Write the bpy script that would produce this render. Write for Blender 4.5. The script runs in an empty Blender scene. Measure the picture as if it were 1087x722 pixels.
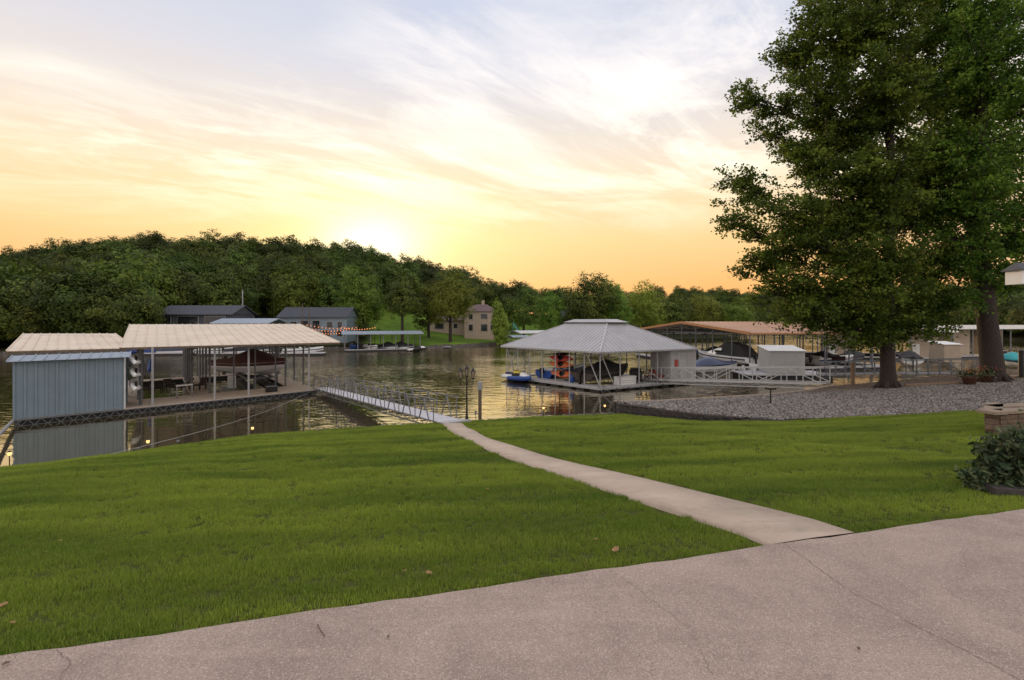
import bpy, math, random
import numpy as np
from mathutils import Vector, Matrix, Euler
R = math.radians
random.seed(7); rng = np.random.default_rng(11)
S = bpy.context.scene; COL = S.collection
# ---------------------------------------------------------------- camera, light, exposure
H, F, CX, CY = 6.0, 513.0, 543.5, 342.0          # eye height over the water, focal length and horizon in photo pixels
cd = bpy.data.cameras.new('camera'); cam = bpy.data.objects.new('camera', cd); COL.objects.link(cam)
cd.sensor_width = 36; cd.lens = 36 * F / 1087; cd.shift_y = -(361 - CY) / 1087
cd.clip_start = .1; cd.clip_end = 6000
cam.location = (0, 0, H); cam.rotation_euler = (R(90), 0, 0); S.camera = cam
S.view_settings.view_transform = 'Standard'; S.view_settings.look = 'None'
S.view_settings.exposure = 0.32; S.view_settings.gamma = 1
SUN_AZ = math.atan2(398 - CX, F); SUN_EL = R(7.6)
sl = bpy.data.lights.new('sun', 'SUN'); so = bpy.data.objects.new('sun', sl); COL.objects.link(so)
sl.energy = 2.2; sl.color = (1, .66, .36); sl.angle = R(.9)
sdir = Vector((math.sin(SUN_AZ) * math.cos(SUN_EL), math.cos(SUN_AZ) * math.cos(SUN_EL), math.sin(SUN_EL)))
so.rotation_euler = (-sdir).to_track_quat('-Z', 'Y').to_euler()

def node(nt, t, **kw):
    n = nt.nodes.new(t)
    for k, v in kw.items():
        if k.startswith('i_'):
            n.inputs[k[2:].replace('_', ' ')].default_value = v
        else: setattr(n, k, v)
    return n
def ramp(nt, fac, stops, interp='LINEAR'):
    n = nt.nodes.new('ShaderNodeValToRGB'); cr = n.color_ramp; cr.interpolation = interp
    while len(cr.elements) < len(stops): cr.elements.new(.5)
    for e, (p, c) in zip(cr.elements, stops):
        e.position = p; e.color = (c[0], c[1], c[2], 1) if hasattr(c, '__len__') else (c, c, c, 1)
    if fac is not None: nt.links.new(fac, n.inputs[0])
    return n.outputs[0]
def math_(nt, op, a, b=None, c=None, clamp=False):
    n = nt.nodes.new('ShaderNodeMath'); n.operation = op; n.use_clamp = clamp
    for i, v in enumerate((a, b, c)):
        if v is None: continue
        if hasattr(v, 'links'): nt.links.new(v, n.inputs[i])
        else: n.inputs[i].default_value = v
    return n.outputs[0]
def mix(nt, fac, a, b, mode='MIX'):
    n = nt.nodes.new('ShaderNodeMix'); n.data_type = 'RGBA'; n.blend_type = mode
    for s, v in ((n.inputs[0], fac), (n.inputs[6], a), (n.inputs[7], b)):
        if hasattr(v, 'links'): nt.links.new(v, s)
        elif hasattr(v, '__len__'): s.default_value = (v[0], v[1], v[2], 1)
        else: s.default_value = v
    return n.outputs[2]
def lin(r, g, b):
    f = lambda c: (c / 255 / 12.92) if c <= 10 else ((c / 255 + .055) / 1.055) ** 2.4
    return (f(r), f(g), f(b))

w = bpy.data.worlds.new('World'); S.world = w; w.use_nodes = True; nt = w.node_tree; nt.nodes.clear()
out = node(nt, 'ShaderNodeOutputWorld'); bg = node(nt, 'ShaderNodeBackground'); nt.links.new(bg.outputs[0], out.inputs[0])
tc = node(nt, 'ShaderNodeTexCoord'); sep = node(nt, 'ShaderNodeSeparateXYZ'); nt.links.new(tc.outputs['Generated'], sep.inputs[0])
Z = math_(nt, 'MAXIMUM', sep.outputs[2], 0.0)
warm = ramp(nt, Z, [(0, lin(228, 152, 92)), (.07, lin(234, 170, 102)), (.16, lin(236, 194, 136)), (.25, lin(233, 209, 174)), (.34, lin(222, 210, 200)), (.45, lin(202, 202, 211)), (.56, lin(186, 194, 212)), (1, lin(190, 190, 198))])
cool = ramp(nt, Z, [(0, (1.0, .85, .80)), (.15, (1.15, 1.0, .92)), (.5, (1.1, 1.02, .98)), (1, (.82, .84, .92))])  # sky behind the camera, made brighter than real dusk to fill the foreground
def dotdir(v):
    d = node(nt, 'ShaderNodeVectorMath', operation='DOT_PRODUCT'); nt.links.new(tc.outputs['Generated'], d.inputs[0]); d.inputs[1].default_value = v
    return d.outputs['Value']
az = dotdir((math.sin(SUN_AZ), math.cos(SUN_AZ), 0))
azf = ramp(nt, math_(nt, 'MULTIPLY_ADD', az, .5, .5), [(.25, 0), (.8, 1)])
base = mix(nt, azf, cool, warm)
ysafe = math_(nt, 'MAXIMUM', sep.outputs[1], .05)
gx = math_(nt, 'SUBTRACT', math_(nt, 'DIVIDE', sep.outputs[0], ysafe), (396 - CX) / F); gy = math_(nt, 'SUBTRACT', math_(nt, 'DIVIDE', sep.outputs[2], ysafe), (CY - 256) / F)
ahead = ramp(nt, sep.outputs[1], [(.05, 0), (.3, 1)])
def glow(sx, sy):
    a = math_(nt, 'DIVIDE', gx, sx); b = math_(nt, 'DIVIDE', gy, sy); r2 = math_(nt, 'ADD', math_(nt, 'MULTIPLY', a, a), math_(nt, 'MULTIPLY', b, b))
    return math_(nt, 'MULTIPLY', math_(nt, 'POWER', 2.718, math_(nt, 'MULTIPLY', r2, -1.0)), ahead)
g1, g2, g3 = glow(.75, .34), glow(.27, .10), glow(.10, .062)
# squash the wide glow towards the horizon
lowm = ramp(nt, Z, [(.0, .8), (.2, 1), (.42, .35), (.6, 0)])
base = mix(nt, math_(nt, 'MULTIPLY', math_(nt, 'MULTIPLY', g1, lowm), .30), base, lin(250, 222, 150))
base = mix(nt, math_(nt, 'MULTIPLY', g2, .7), base, (1.0, .82, .36))
base = mix(nt, math_(nt, 'MULTIPLY', g3, .85), base, (1.5, 1.35, .95))
# cirrus laid out on a flat layer high above the lake
zz = math_(nt, 'ADD', Z, .10)
cx = math_(nt, 'DIVIDE', sep.outputs[0], zz); cy = math_(nt, 'DIVIDE', sep.outputs[1], zz)
cmb = node(nt, 'ShaderNodeCombineXYZ'); nt.links.new(cx, cmb.inputs[0]); nt.links.new(cy, cmb.inputs[1])
def clouds(scale, rot, loc, det, rough, dist, sc=(1, 1, 1)):
    mp = node(nt, 'ShaderNodeMapping', vector_type='TEXTURE'); mp.inputs['Rotation'].default_value = (0, 0, R(rot)); mp.inputs['Location'].default_value = loc; mp.inputs['Scale'].default_value = sc
    nt.links.new(cmb.outputs[0], mp.inputs[0])
    nz = node(nt, 'ShaderNodeTexNoise', i_Scale=scale, i_Detail=det, i_Roughness=rough, i_Distortion=dist); nt.links.new(mp.outputs[0], nz.inputs[0])
    return nz.outputs[0]
c1 = ramp(nt, clouds(1.5, 30, (2.3, .4, 0), 10, .64, .9, (2.2, 1.0, 1)), [(.45, 0), (.52, .5), (.60, 1)])
c2 = ramp(nt, clouds(.6, 20, (1.7, 3.1, 0), 4, .5, .3, (1.5, 1, 1)), [(.36, 0), (.50, 1)])
c3 = ramp(nt, clouds(3.2, 40, (.7, 2.2, 0), 9, .68, 1.2, (3.6, .7, 1)), [(.48, 0), (.72, 1)])
cm = math_(nt, 'MULTIPLY', math_(nt, 'MULTIPLY_ADD', c3, .5, math_(nt, 'MULTIPLY', c1, .85)), c2, clamp=True)
el = ramp(nt, Z, [(.14, 0), (.27, .9), (.40, 1), (.50, .85), (.8, .4)])
cm = math_(nt, 'MULTIPLY', cm, el, clamp=True)
ccol = ramp(nt, Z, [(.1, lin(250, 228, 176)), (.28, lin(255, 250, 228)), (.45, lin(252, 244, 238)), (.8, lin(205, 202, 208))])
base = mix(nt, cm, base, ccol)
vv = ramp(nt, clouds(.9, 15, (5.3, 1.1, 0), 6, .55, .3, (2.2, .8, 1)), [(.54, 0), (.74, .3)])
base = mix(nt, math_(nt, 'MULTIPLY', vv, el), base, lin(214, 196, 190))
sky = node(nt, 'ShaderNodeTexSky', sky_type='NISHITA', sun_disc=False, sun_elevation=SUN_EL, sun_rotation=SUN_AZ)
skm = mix(nt, 1.0, sky.outputs[0], (.004, .004, .004), 'MULTIPLY')
fin = mix(nt, 1.0, base, skm, 'ADD')
nt.links.new(fin, bg.inputs[0]); bg.inputs[1].default_value = 1.0

# ---------------------------------------------------------------- helpers
def G(px, py, z=0.0):
    d = (H - z) * F / (py - CY); return Vector(((px - CX) / F * d, d, z))
def D(px, py, d):
    return Vector(((px - CX) / F * d, d, H - (py - CY) / F * d))
def hit(px, py, p0, n):
    r = Vector(((px - CX) / F, 1, -(py - CY) / F)); o = Vector((0, 0, H))
    return o + r * ((p0 - o).dot(n) / r.dot(n))
MATS = {}
def pmat(name, col, rough=.6, metal=0., var=.12, scale=2.5, bump=0., bscale=25., spec=.5, emit=0, dirt=0.):
    if name in MATS: return MATS[name]
    m = bpy.data.materials.new(name); m.use_nodes = True; nt = m.node_tree; b = nt.nodes['Principled BSDF']
    tc = node(nt, 'ShaderNodeTexCoord')
    nz = node(nt, 'ShaderNodeTexNoise', i_Scale=scale, i_Detail=6.0, i_Roughness=.65); nt.links.new(tc.outputs['Object'], nz.inputs[0])
    c = ramp(nt, nz.outputs[0], [(.3, [max(0, x * (1 - var)) for x in col]), (.7, [min(1, x * (1 + var)) for x in col])])
    if dirt:
        n2 = node(nt, 'ShaderNodeTexNoise', i_Scale=scale * .35, i_Detail=9.0, i_Roughness=.75); nt.links.new(tc.outputs['Object'], n2.inputs[0])
        c = mix(nt, ramp(nt, n2.outputs[0], [(.5, 0), (.72, dirt)]), c, [x * .45 + .01 for x in col])
    nt.links.new(c, b.inputs['Base Color'])
    b.inputs['Roughness'].default_value = rough; b.inputs['Metallic'].default_value = metal; b.inputs['Specular IOR Level'].default_value = spec
    if bump:
        nb = node(nt, 'ShaderNodeTexNoise', i_Scale=bscale, i_Detail=5.0); nt.links.new(tc.outputs['Object'], nb.inputs[0])
        bp = node(nt, 'ShaderNodeBump', i_Strength=bump, i_Distance=.02); nt.links.new(nb.outputs[0], bp.inputs['Height']); nt.links.new(bp.outputs[0], b.inputs['Normal'])
    if emit:
        b.inputs['Emission Color'].default_value = (*col, 1); b.inputs['Emission Strength'].default_value = emit
    MATS[name] = m; return m
class MB:
    def __init__(s): s.v = []; s.f = []
    def add(s, vs, fs):
        o = len(s.v); s.v += [tuple(v) for v in vs]; s.f += [tuple(i + o for i in f) for f in fs]; return s
    def box(s, c, sz, rz=0, M=None, top=1.0):
        x, y, z = [a / 2 for a in sz]; m = M or Matrix.Rotation(rz, 3, 'Z'); c = Vector(c)
        vs = [c + m @ Vector((sx * x * (top if sz_ > 0 else 1), sy * y * (top if sz_ > 0 else 1), sz_ * z)) for sz_ in (-1, 1) for sy in (-1, 1) for sx in (-1, 1)]
        return s.add(vs, [(0, 2, 3, 1), (4, 5, 7, 6), (0, 1, 5, 4), (2, 6, 7, 3), (0, 4, 6, 2), (1, 3, 7, 5)])
    def beam(s, a, b, wd, h=None, up=Vector((0, 0, 1))):
        a, b = Vector(a), Vector(b); d = b - a; L = d.length
        if L < 1e-5: return s
        d /= L
        if abs(d.dot(up)) > .98: up = Vector((1, 0, 0))
        x = d.cross(up).normalized(); z = x.cross(d)
        return s.box((a + b) / 2, (wd, L, h or wd), M=Matrix((x, d, z)).transposed())
    def tube(s, pts, r, n=8, cap=True):
        pts = [Vector(p) for p in pts]; rs = r if hasattr(r, '__len__') else [r] * len(pts)
        vs = []; fs = []; px = None
        for i, p in enumerate(pts):
            d = (pts[min(i + 1, len(pts) - 1)] - pts[max(i - 1, 0)]).normalized()
            if px is None: x = d.orthogonal().normalized()
            else: x = (px - d * px.dot(d)); x = x.normalized() if x.length > 1e-4 else d.orthogonal().normalized()
            px = x; y = d.cross(x)
            for k in range(n):
                a = 2 * math.pi * k / n; vs.append(p + (x * math.cos(a) + y * math.sin(a)) * rs[i])
        for i in range(len(pts) - 1):
            for k in range(n):
                a, b = i * n + k, i * n + (k + 1) % n; fs.append((a, b, b + n, a + n))
        if cap: fs.append(tuple(reversed(range(n)))); fs.append(tuple(range((len(pts) - 1) * n, len(pts) * n)))
        return s.add(vs, fs)
    def lathe(s, c, prof, n=16):
        c = Vector(c); vs = [c + Vector((r * math.cos(2 * math.pi * k / n), r * math.sin(2 * math.pi * k / n), z)) for r, z in prof for k in range(n)]
        fs = [(i * n + k, i * n + (k + 1) % n, (i + 1) * n + (k + 1) % n, (i + 1) * n + k) for i in range(len(prof) - 1) for k in range(n)]
        fs.append(tuple(reversed(range(n)))); fs.append(tuple(range((len(prof) - 1) * n, len(prof) * n)))
        return s.add(vs, fs)
    def loft(s, rings, closed=True, cap=True):
        n = len(rings[0]); vs = [v for r in rings for v in r]; fs = []
        for i in range(len(rings) - 1):
            for k in range(n if closed else n - 1):
                a, b = i * n + k, i * n + (k + 1) % n; fs.append((a, b, b + n, a + n))
        if cap: fs.append(tuple(reversed(range(n)))); fs.append(tuple(range((len(rings) - 1) * n, len(rings) * n)))
        return s.add(vs, fs)
    def slab(s, top, th):
        """closed prism under the polygon 'top' (list of points), th thick"""
        n = len(top); top = [Vector(p) for p in top]; bot = [p - Vector((0, 0, th)) for p in top]
        return s.add(top + bot, [tuple(range(n)), tuple(reversed(range(n, 2 * n)))] + [(i, i + n, (i + 1) % n + n, (i + 1) % n) for i in range(n)])
    def tx(s, M):
        s.v = [tuple(M @ Vector(v)) for v in s.v]; return s
def tag(o, label=None, cat=None, group=None, kind=None):
    if label: o['label'] = label
    if cat: o['category'] = cat
    if group: o['group'] = group
    if kind: o['kind'] = kind
    return o
def root(name, loc, label, cat, group=None, rz=0):
    o = bpy.data.objects.new(name, None); COL.objects.link(o); o.location = loc; o.rotation_euler = (0, 0, rz); o.empty_display_size = .2
    return tag(o, label, cat, group)
def part(name, mb, m, parent=None, world=False, smooth=False, label=None):
    """mb in the thing's local frame; world=True when it was laid out in scene coordinates (thing not rotated)"""
    me = bpy.data.meshes.new(name); vs = mb.v
    if world and parent is not None:
        L = Vector((0, 0, 0)); p = parent
        while p is not None: L = L + p.location; p = p.parent
        vs = [(v[0] - L.x, v[1] - L.y, v[2] - L.z) for v in vs]
    me.from_pydata(vs, [], mb.f)
    import bmesh
    bm = bmesh.new(); bm.from_mesh(me); bmesh.ops.recalc_face_normals(bm, faces=bm.faces); bm.to_mesh(me); bm.free()
    me.materials.append(m)
    if smooth: me.polygons.foreach_set('use_smooth', [True] * len(me.polygons))
    o = bpy.data.objects.new(name, me); COL.objects.link(o); o.parent = parent
    if label: o['label'] = label
    return o
def npmesh(name, V, Q, m, parent=None, tint=None, off=None):
    V = np.asarray(V, dtype=np.float32); Q = np.asarray(Q, dtype=np.int32)
    if off is not None: V = V - np.array(off, dtype=np.float32)
    me = bpy.data.meshes.new(name); me.vertices.add(len(V)); me.vertices.foreach_set('co', V.ravel())
    k = Q.shape[1]; me.loops.add(Q.size); me.loops.foreach_set('vertex_index', Q.ravel())
    me.polygons.add(len(Q)); me.polygons.foreach_set('loop_start', np.arange(0, Q.size, k, dtype=np.int32))
    me.update(calc_edges=True); me.validate()
    if tint is not None:
        a = me.attributes.new('tint', 'FLOAT', 'FACE'); a.data.foreach_set('value', np.asarray(tint, dtype=np.float32))
    me.materials.append(m)
    o = bpy.data.objects.new(name, me); COL.objects.link(o); o.parent = parent; return o
def copy_tree(o, parent=None):
    c = o.copy(); COL.objects.link(c); c.parent = parent
    for ch in list(o.children): copy_tree(ch, c)
    return c
# ---------------------------------------------------------------- ground shape
B_ = np.array([(-80, 6, 1.2, 1.2), (-20.6, 14.2, 1.2, 1.2), (-16.7, 15.8, 1.2, 1.2), (-13.7, 17.8, 1.2, 1.2), (-10.9, 20.5, 1.2, 1.2), (-5.8, 22.3, 1.2, 1.2), (-2.85, 23, 1.2, 1.2),
               (.8, 24.3, 1.2, 1.2), (5.6, 25.6, 1.12, 1.72), (8.6, 22.7, 1.32, 1.72), (11.6, 21.2, 1.62, 1.72), (16.8, 21.2, 1.9, 1.92), (20.3, 20.7, 2.2, 2.22), (28, 21.5, 2.6, 2.62), (80, 26, 3.0, 3.02)])
W_ = np.array([(5.6, 25.9, 1.70), (8, 26.2, 1.68), (15.1, 28.7, 1.64), (19, 30.8, 1.6), (21.8, 33, 1.6), (27.5, 33.9, 1.9), (31.6, 34.8, 2.2), (39, 37, 2.4), (46, 44, 2.2), (80, 58, 2.4)])
def yA(x): return 3.18 + (x + 3.37) * .268
def Bv(x): return [float(np.interp(x, B_[:, 0], B_[:, i])) for i in (1, 2, 3)]
def Wv(x): return [float(np.interp(x, W_[:, 0], W_[:, i])) for i in (1, 2)]
def lumps(x, y): return .035 * math.sin(x * .9 + 1.3 * math.sin(y * .5)) * math.sin(y * .8 + .4 * x) + .02 * math.sin(x * 2.3 + y * 1.7)
def gz(x, y):
    ya = yA(x)
    if y <= ya: return 3.76
    yb, zb, zt = Bv(x)
    if y <= yb:
        t = (y - ya) / (yb - ya); return 3.76 + (zb - 3.76) * t ** 1.12 + lumps(x, y) * min(1, t * 5) * min(1, (1 - t) * 5)
    if x > 5.6:
        yw, zw = Wv(x)
        if y <= yw:
            t = (y - yb) / max(yw - yb, .01); return zt + (zw - zt) * t + .05 * math.sin(x * .8) * math.sin(y * .9) * math.sin(math.pi * t)
    return -2.0
def T(px, py):
    """where the line of sight through a photo pixel meets the near ground"""
    dx, dz = (px - CX) / F, -(py - CY) / F; d = 2.0
    while d < 60:
        if H + dz * d <= gz(dx * d, d): break
        d += .03
    return Vector((dx * d, d, gz(dx * d, d)))
# ---------------------------------------------------------------- materials of the ground
def lawn_mat():
    m = bpy.data.materials.new('lawn'); m.use_nodes = True; nt = m.node_tree; b = nt.nodes['Principled BSDF']
    tc = node(nt, 'ShaderNodeTexCoord')
    n1 = node(nt, 'ShaderNodeTexNoise', i_Scale=.35, i_Detail=5.0); nt.links.new(tc.outputs['Object'], n1.inputs[0])
    n2 = node(nt, 'ShaderNodeTexNoise', i_Scale=30.0, i_Detail=4.0); nt.links.new(tc.outputs['Object'], n2.inputs[0])
    c = ramp(nt, n1.outputs[0], [(.3, (.060, .072, .02)), (.6, (.085, .10, .026))])
    c = mix(nt, ramp(nt, n2.outputs[0], [(.35, 0), (.75, .6)]), c, (.05, .05, .025))
    nt.links.new(c, b.inputs['Base Color']); b.inputs['Roughness'].default_value = 1; b.inputs['Specular IOR Level'].default_value = 0
    return m
def blade_mat():
    m = bpy.data.materials.new('grass_blade'); m.use_nodes = True; nt = m.node_tree; b = nt.nodes['Principled BSDF']
    geo = node(nt, 'ShaderNodeNewGeometry'); oi = node(nt, 'ShaderNodeObjectInfo')
    mp = node(nt, 'ShaderNodeMapping'); mp.inputs['Rotation'].default_value = (0, 0, R(-17)); mp.inputs['Scale'].default_value = (.25, 1.5, 1); nt.links.new(geo.outputs['Position'], mp.inputs[0])
    n1 = node(nt, 'ShaderNodeTexNoise', i_Scale=.8, i_Detail=4.0); nt.links.new(mp.outputs[0], n1.inputs[0])
    n2 = node(nt, 'ShaderNodeTexNoise', i_Scale=.45, i_Detail=6.0, i_Roughness=.7); nt.links.new(geo.outputs['Position'], n2.inputs[0])
    c = ramp(nt, n1.outputs[0], [(.33, (.125, .205, .028)), (.66, (.30, .385, .050))])
    c = mix(nt, ramp(nt, n2.outputs[0], [(.58, 0), (.74, .5)]), c, (.10, .145, .045))
    c = mix(nt, ramp(nt, oi.outputs['Random'], [(.75, 0), (1, .6)]), c, (.24, .25, .06))
    at = node(nt, 'ShaderNodeAttribute', attribute_name='tint'); c = mix(nt, at.outputs['Fac'], c, (.20, .17, .07))
    nt.links.new(c, b.inputs['Base Color']); b.inputs['Roughness'].default_value = .55; b.inputs['Specular IOR Level'].default_value = .25
    tr = node(nt, 'ShaderNodeBsdfTranslucent'); nt.links.new(c, tr.inputs[0]); ms = node(nt, 'ShaderNodeMixShader', i_Fac=.35)
    nt.links.new(b.outputs[0], ms.inputs[1]); nt.links.new(tr.outputs[0], ms.inputs[2]); nt.links.new(ms.outputs[0], nt.nodes['Material Output'].inputs[0])
    return m
def concrete_mat(name, col, speck=1.0):
    m = bpy.data.materials.new(name); m.use_nodes = True; nt = m.node_tree; b = nt.nodes['Principled BSDF']
    tc = node(nt, 'ShaderNodeTexCoord'); o = tc.outputs['Object']
    def nz(s, d=6., r=.65, dist=0.):
        n = node(nt, 'ShaderNodeTexNoise', i_Scale=s, i_Detail=d, i_Roughness=r, i_Distortion=dist); nt.links.new(o, n.inputs[0]); return n.outputs[0]
    c = ramp(nt, nz(.9, 8, .72, .6), [(.3, [x * .70 for x in col]), (.52, col), (.75, [min(1, x * 1.22) for x in col])])
    mp = node(nt, 'ShaderNodeMapping'); mp.inputs['Rotation'].default_value = (0, 0, R(-50)); mp.inputs['Scale'].default_value = (.35, 2.0, 1); nt.links.new(o, mp.inputs[0])
    ns = node(nt, 'ShaderNodeTexNoise', i_Scale=1.3, i_Detail=6.0, i_Roughness=.6, i_Distortion=.8); nt.links.new(mp.outputs[0], ns.inputs[0])
    c = mix(nt, ramp(nt, ns.outputs[0], [(.5, 0), (.66, .5)]), c, [x * 1.25 for x in col])
    c = mix(nt, ramp(nt, nz(2.2, 9, .8), [(.56, 0), (.68, .45)]), c, [x * .55 for x in col])
    vo = node(nt, 'ShaderNodeTexVoronoi', i_Scale=130.0); nt.links.new(o, vo.inputs[0])
    hs = node(nt, 'ShaderNodeSeparateColor'); nt.links.new(vo.outputs['Color'], hs.inputs[0])
    c = mix(nt, math_(nt, 'MULTIPLY', ramp(nt, hs.outputs[0], [(.72, 0), (.95, .42)]), speck), c, (.72, .60, .52))
    c = mix(nt, math_(nt, 'MULTIPLY', ramp(nt, hs.outputs[1], [(.78, 0), (.98, .5)]), speck), c, (.14, .09, .075))
    v2 = node(nt, 'ShaderNodeTexVoronoi', i_Scale=70.0); nt.links.new(o, v2.inputs[0])
    c = mix(nt, math_(nt, 'MULTIPLY', ramp(nt, v2.outputs['Distance'], [(.10, .5), (.24, 0)]), speck), c, (.62, .5, .42))
    nt.links.new(c, b.inputs['Base Color']); b.inputs['Roughness'].default_value = .75
    bp = node(nt, 'ShaderNodeBump', i_Strength=.5, i_Distance=.004); nt.links.new(vo.outputs['Distance'], bp.inputs['Height']); nt.links.new(bp.outputs[0], b.inputs['Normal'])
    return m
def water_mat():
    m = bpy.data.materials.new('water'); m.use_nodes = True; nt = m.node_tree; b = nt.nodes['Principled BSDF']
    b.inputs['Base Color'].default_value = (.05, .042, .024, 1); b.inputs['Roughness'].default_value = .03; b.inputs['IOR'].default_value = 1.6
    tc = node(nt, 'ShaderNodeTexCoord')
    mp = node(nt, 'ShaderNodeMapping'); mp.inputs['Scale'].default_value = (.55, 1.2, 1); mp.inputs['Rotation'].default_value = (0, 0, R(8)); nt.links.new(tc.outputs['Object'], mp.inputs[0])
    def nz(s, d, src, dist=.0):
        n = node(nt, 'ShaderNodeTexNoise', i_Scale=s, i_Detail=d, i_Roughness=.5, i_Distortion=dist); nt.links.new(src, n.inputs[0]); return n.outputs[0]
    a = nz(1.1, 3., mp.outputs[0], .3); c = nz(4.5, 2., mp.outputs[0], .2)
    patch = ramp(nt, nz(.06, 3., tc.outputs['Object']), [(.35, .3), (.65, 1.)])
    sp = node(nt, 'ShaderNodeSeparateXYZ'); nt.links.new(tc.outputs['Object'], sp.inputs[0])
    patch = math_(nt, 'MULTIPLY', patch, ramp(nt, math_(nt, 'MULTIPLY', sp.outputs[1], .01), [(.28, .5), (.38, .75), (.55, 1.6), (1., 2.6)]))
    # open water is rougher than the lee of the docks
    h = math_(nt, 'MULTIPLY', math_(nt, 'MULTIPLY_ADD', c, .16, a), patch)
    bp = node(nt, 'ShaderNodeBump', i_Strength=1.0, i_Distance=.075); nt.links.new(h, bp.inputs['Height']); nt.links.new(bp.outputs[0], b.inputs['Normal'])
    gl = node(nt, 'ShaderNodeBsdfGlossy', i_Roughness=.03); gl.inputs['Color'].default_value = (1, .90, .70, 1); nt.links.new(bp.outputs[0], gl.inputs['Normal'])
    lw = node(nt, 'ShaderNodeLayerWeight', i_Blend=.25); ms = node(nt, 'ShaderNodeMixShader'); nt.links.new(ramp(nt, lw.outputs['Facing'], [(.3, .0), (.7, .6), (.9, .95)]), ms.inputs[0]); nt.links.new(b.outputs[0], ms.inputs[1]); nt.links.new(gl.outputs[0], ms.inputs[2]); nt.links.new(ms.outputs[0], nt.nodes['Material Output'].inputs[0])
    return m
M_lawn, M_blade = lawn_mat(), blade_mat()
M_patio = concrete_mat('exposed_aggregate', (.345, .262, .218)); M_path = concrete_mat('path_concrete', (.48, .38, .305), .3)
M_crack = pmat('crack', (.20, .15, .12), .9)
M_gravelbase = pmat('gravel_bed', (.17, .14, .125), .95, var=.4, scale=20)
M_bark = pmat('bark', (.032, .022, .018), .95, var=.45, scale=9, bump=.9, bscale=22)
M_block = pmat('retaining_block', (.05, .042, .04), .95, var=.35, scale=6, bump=.6)
M_stone = pmat('planter_stone', (.15, .10, .072), .9, var=.45, scale=7, bump=.7)
M_cap = pmat('cap_stone', (.26, .20, .15), .85, var=.2, scale=6, bump=.3)
M_timber = pmat('landscape_timber', (.20, .13, .08), .85, var=.25, scale=8, bump=.3)
M_wood = pmat('weathered_wood', (.12, .085, .06), .9, var=.35, scale=8, bump=.5)
M_galv = pmat('galvanised_steel', (.30, .31, .33), .45, .55, var=.2, scale=5)
M_steel = pmat('dark_steel', (.13, .14, .155), .55, .4, var=.25, scale=5)
M_black = pmat('black_metal', (.012, .012, .012), .4, .3, var=.2)
M_white = pmat('white_paint', (.62, .62, .62), .45, var=.08, dirt=.3)
M_gel = pmat('white_gelcoat', (.68, .68, .68), .2, var=.05)
M_dark = pmat('dark_fabric', (.018, .016, .018), .85, var=.3, scale=6, bump=.3)
M_maroon = pmat('maroon_canvas', (.075, .022, .020), .8, var=.25, scale=4, bump=.3)
M_glass = pmat('dark_glass', (.015, .018, .02), .08, var=.1)
M_deck = pmat('deck_boards', (.42, .335, .265), .8, var=.2, scale=4, dirt=.5)
M_deckg = pmat('grey_decking', (.42, .41, .42), .75, var=.15, scale=4, dirt=.4)
M_foam = pmat('float_black', (.02, .02, .022), .7, var=.3)

# ---------------------------------------------------------------- ground, patio, path
xs = np.unique(np.concatenate([np.arange(-80, -24, 4), np.arange(-24, 30, .6), np.arange(30, 81, 4)])); NT = 60
V = []; Q = []
for x in xs:
    ya = yA(x); yb = Bv(x)[0]; V.append((x, -40, 3.76)); V.append((x, min(-14, ya - 6), 3.76)); V.append((x, ya - .6, 3.76))
    for k in range(NT + 1):
        y = ya + (yb - ya) * k / NT; V.append((x, y, gz(x, min(y, yb - 1e-4))))
    V.append((x, yb + .12, -2))
NR = NT + 5
for i in range(len(xs) - 1):
    for k in range(NR - 1): a = i * NR + k; Q.append((a, a + NR, a + NR + 1, a + 1))
o = npmesh('lawn', V, Q, M_lawn); tag(o, kind='structure'); o.data.polygons.foreach_set('use_smooth', [True] * len(Q))
# patio slab: near edge lies behind the camera
mb = MB(); x0, x1 = -25, 26
mb.slab([(x0, -12, 3.80), (x1, -12, 3.80), (x1, yA(x1), 3.80)] + [(x, yA(x) + .012 * math.sin(x * 3.1) + .008 * math.sin(x * 11), 3.80) for x in np.arange(25.5, -24.6, -.25)] + [(x0, yA(x0), 3.80)], .16)
pat = part('patio', mb, M_patio); tag(pat, kind='structure'); pat.data.materials.append(M_crack)
# hairline cracks and joints lie in the slab's own mesh, 2 mm proud
mb = MB()
def crack(pts, wd=.005, wig=.02, n=26):
    P = [G(px, py, 3.803) for px, py in pts]; L = []
    for i in range(len(P) - 1):
        for k in range(n): t = k / n; p = P[i].lerp(P[i + 1], t); p.x += random.uniform(-wig, wig); p.y += random.uniform(-wig, wig) * .6; L.append(p)
    L.append(P[-1])
    for a, b in zip(L, L[1:]):
        d = (b - a).normalized(); s = Vector((-d.y, d.x, 0)) * wd * random.uniform(.4, 1.2); mb.add([a - s, b - s, b + s, a + s], [(0, 1, 2, 3)])
crack([(832, 576), (903, 628), (1043, 700), (1120, 740)], .0022, .012); crack([(660, 612), (733, 668), (757, 716)], .0013, .012)
crack([(808, 577.6), (898, 566.4)], .002, .001, 4); crack([(60, 690), (75, 702), (40, 760)], .002, .01)
me2 = bpy.data.meshes.new('c'); me2.from_pydata(mb.v, [], mb.f)
import bmesh
bm = bmesh.new(); bm.from_mesh(pat.data); n0 = len(bm.faces); bm.from_mesh(me2); bm.faces.ensure_lookup_table()
for f in bm.faces[n0:]: f.material_index = 1
bm.to_mesh(pat.data); bm.free()
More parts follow.
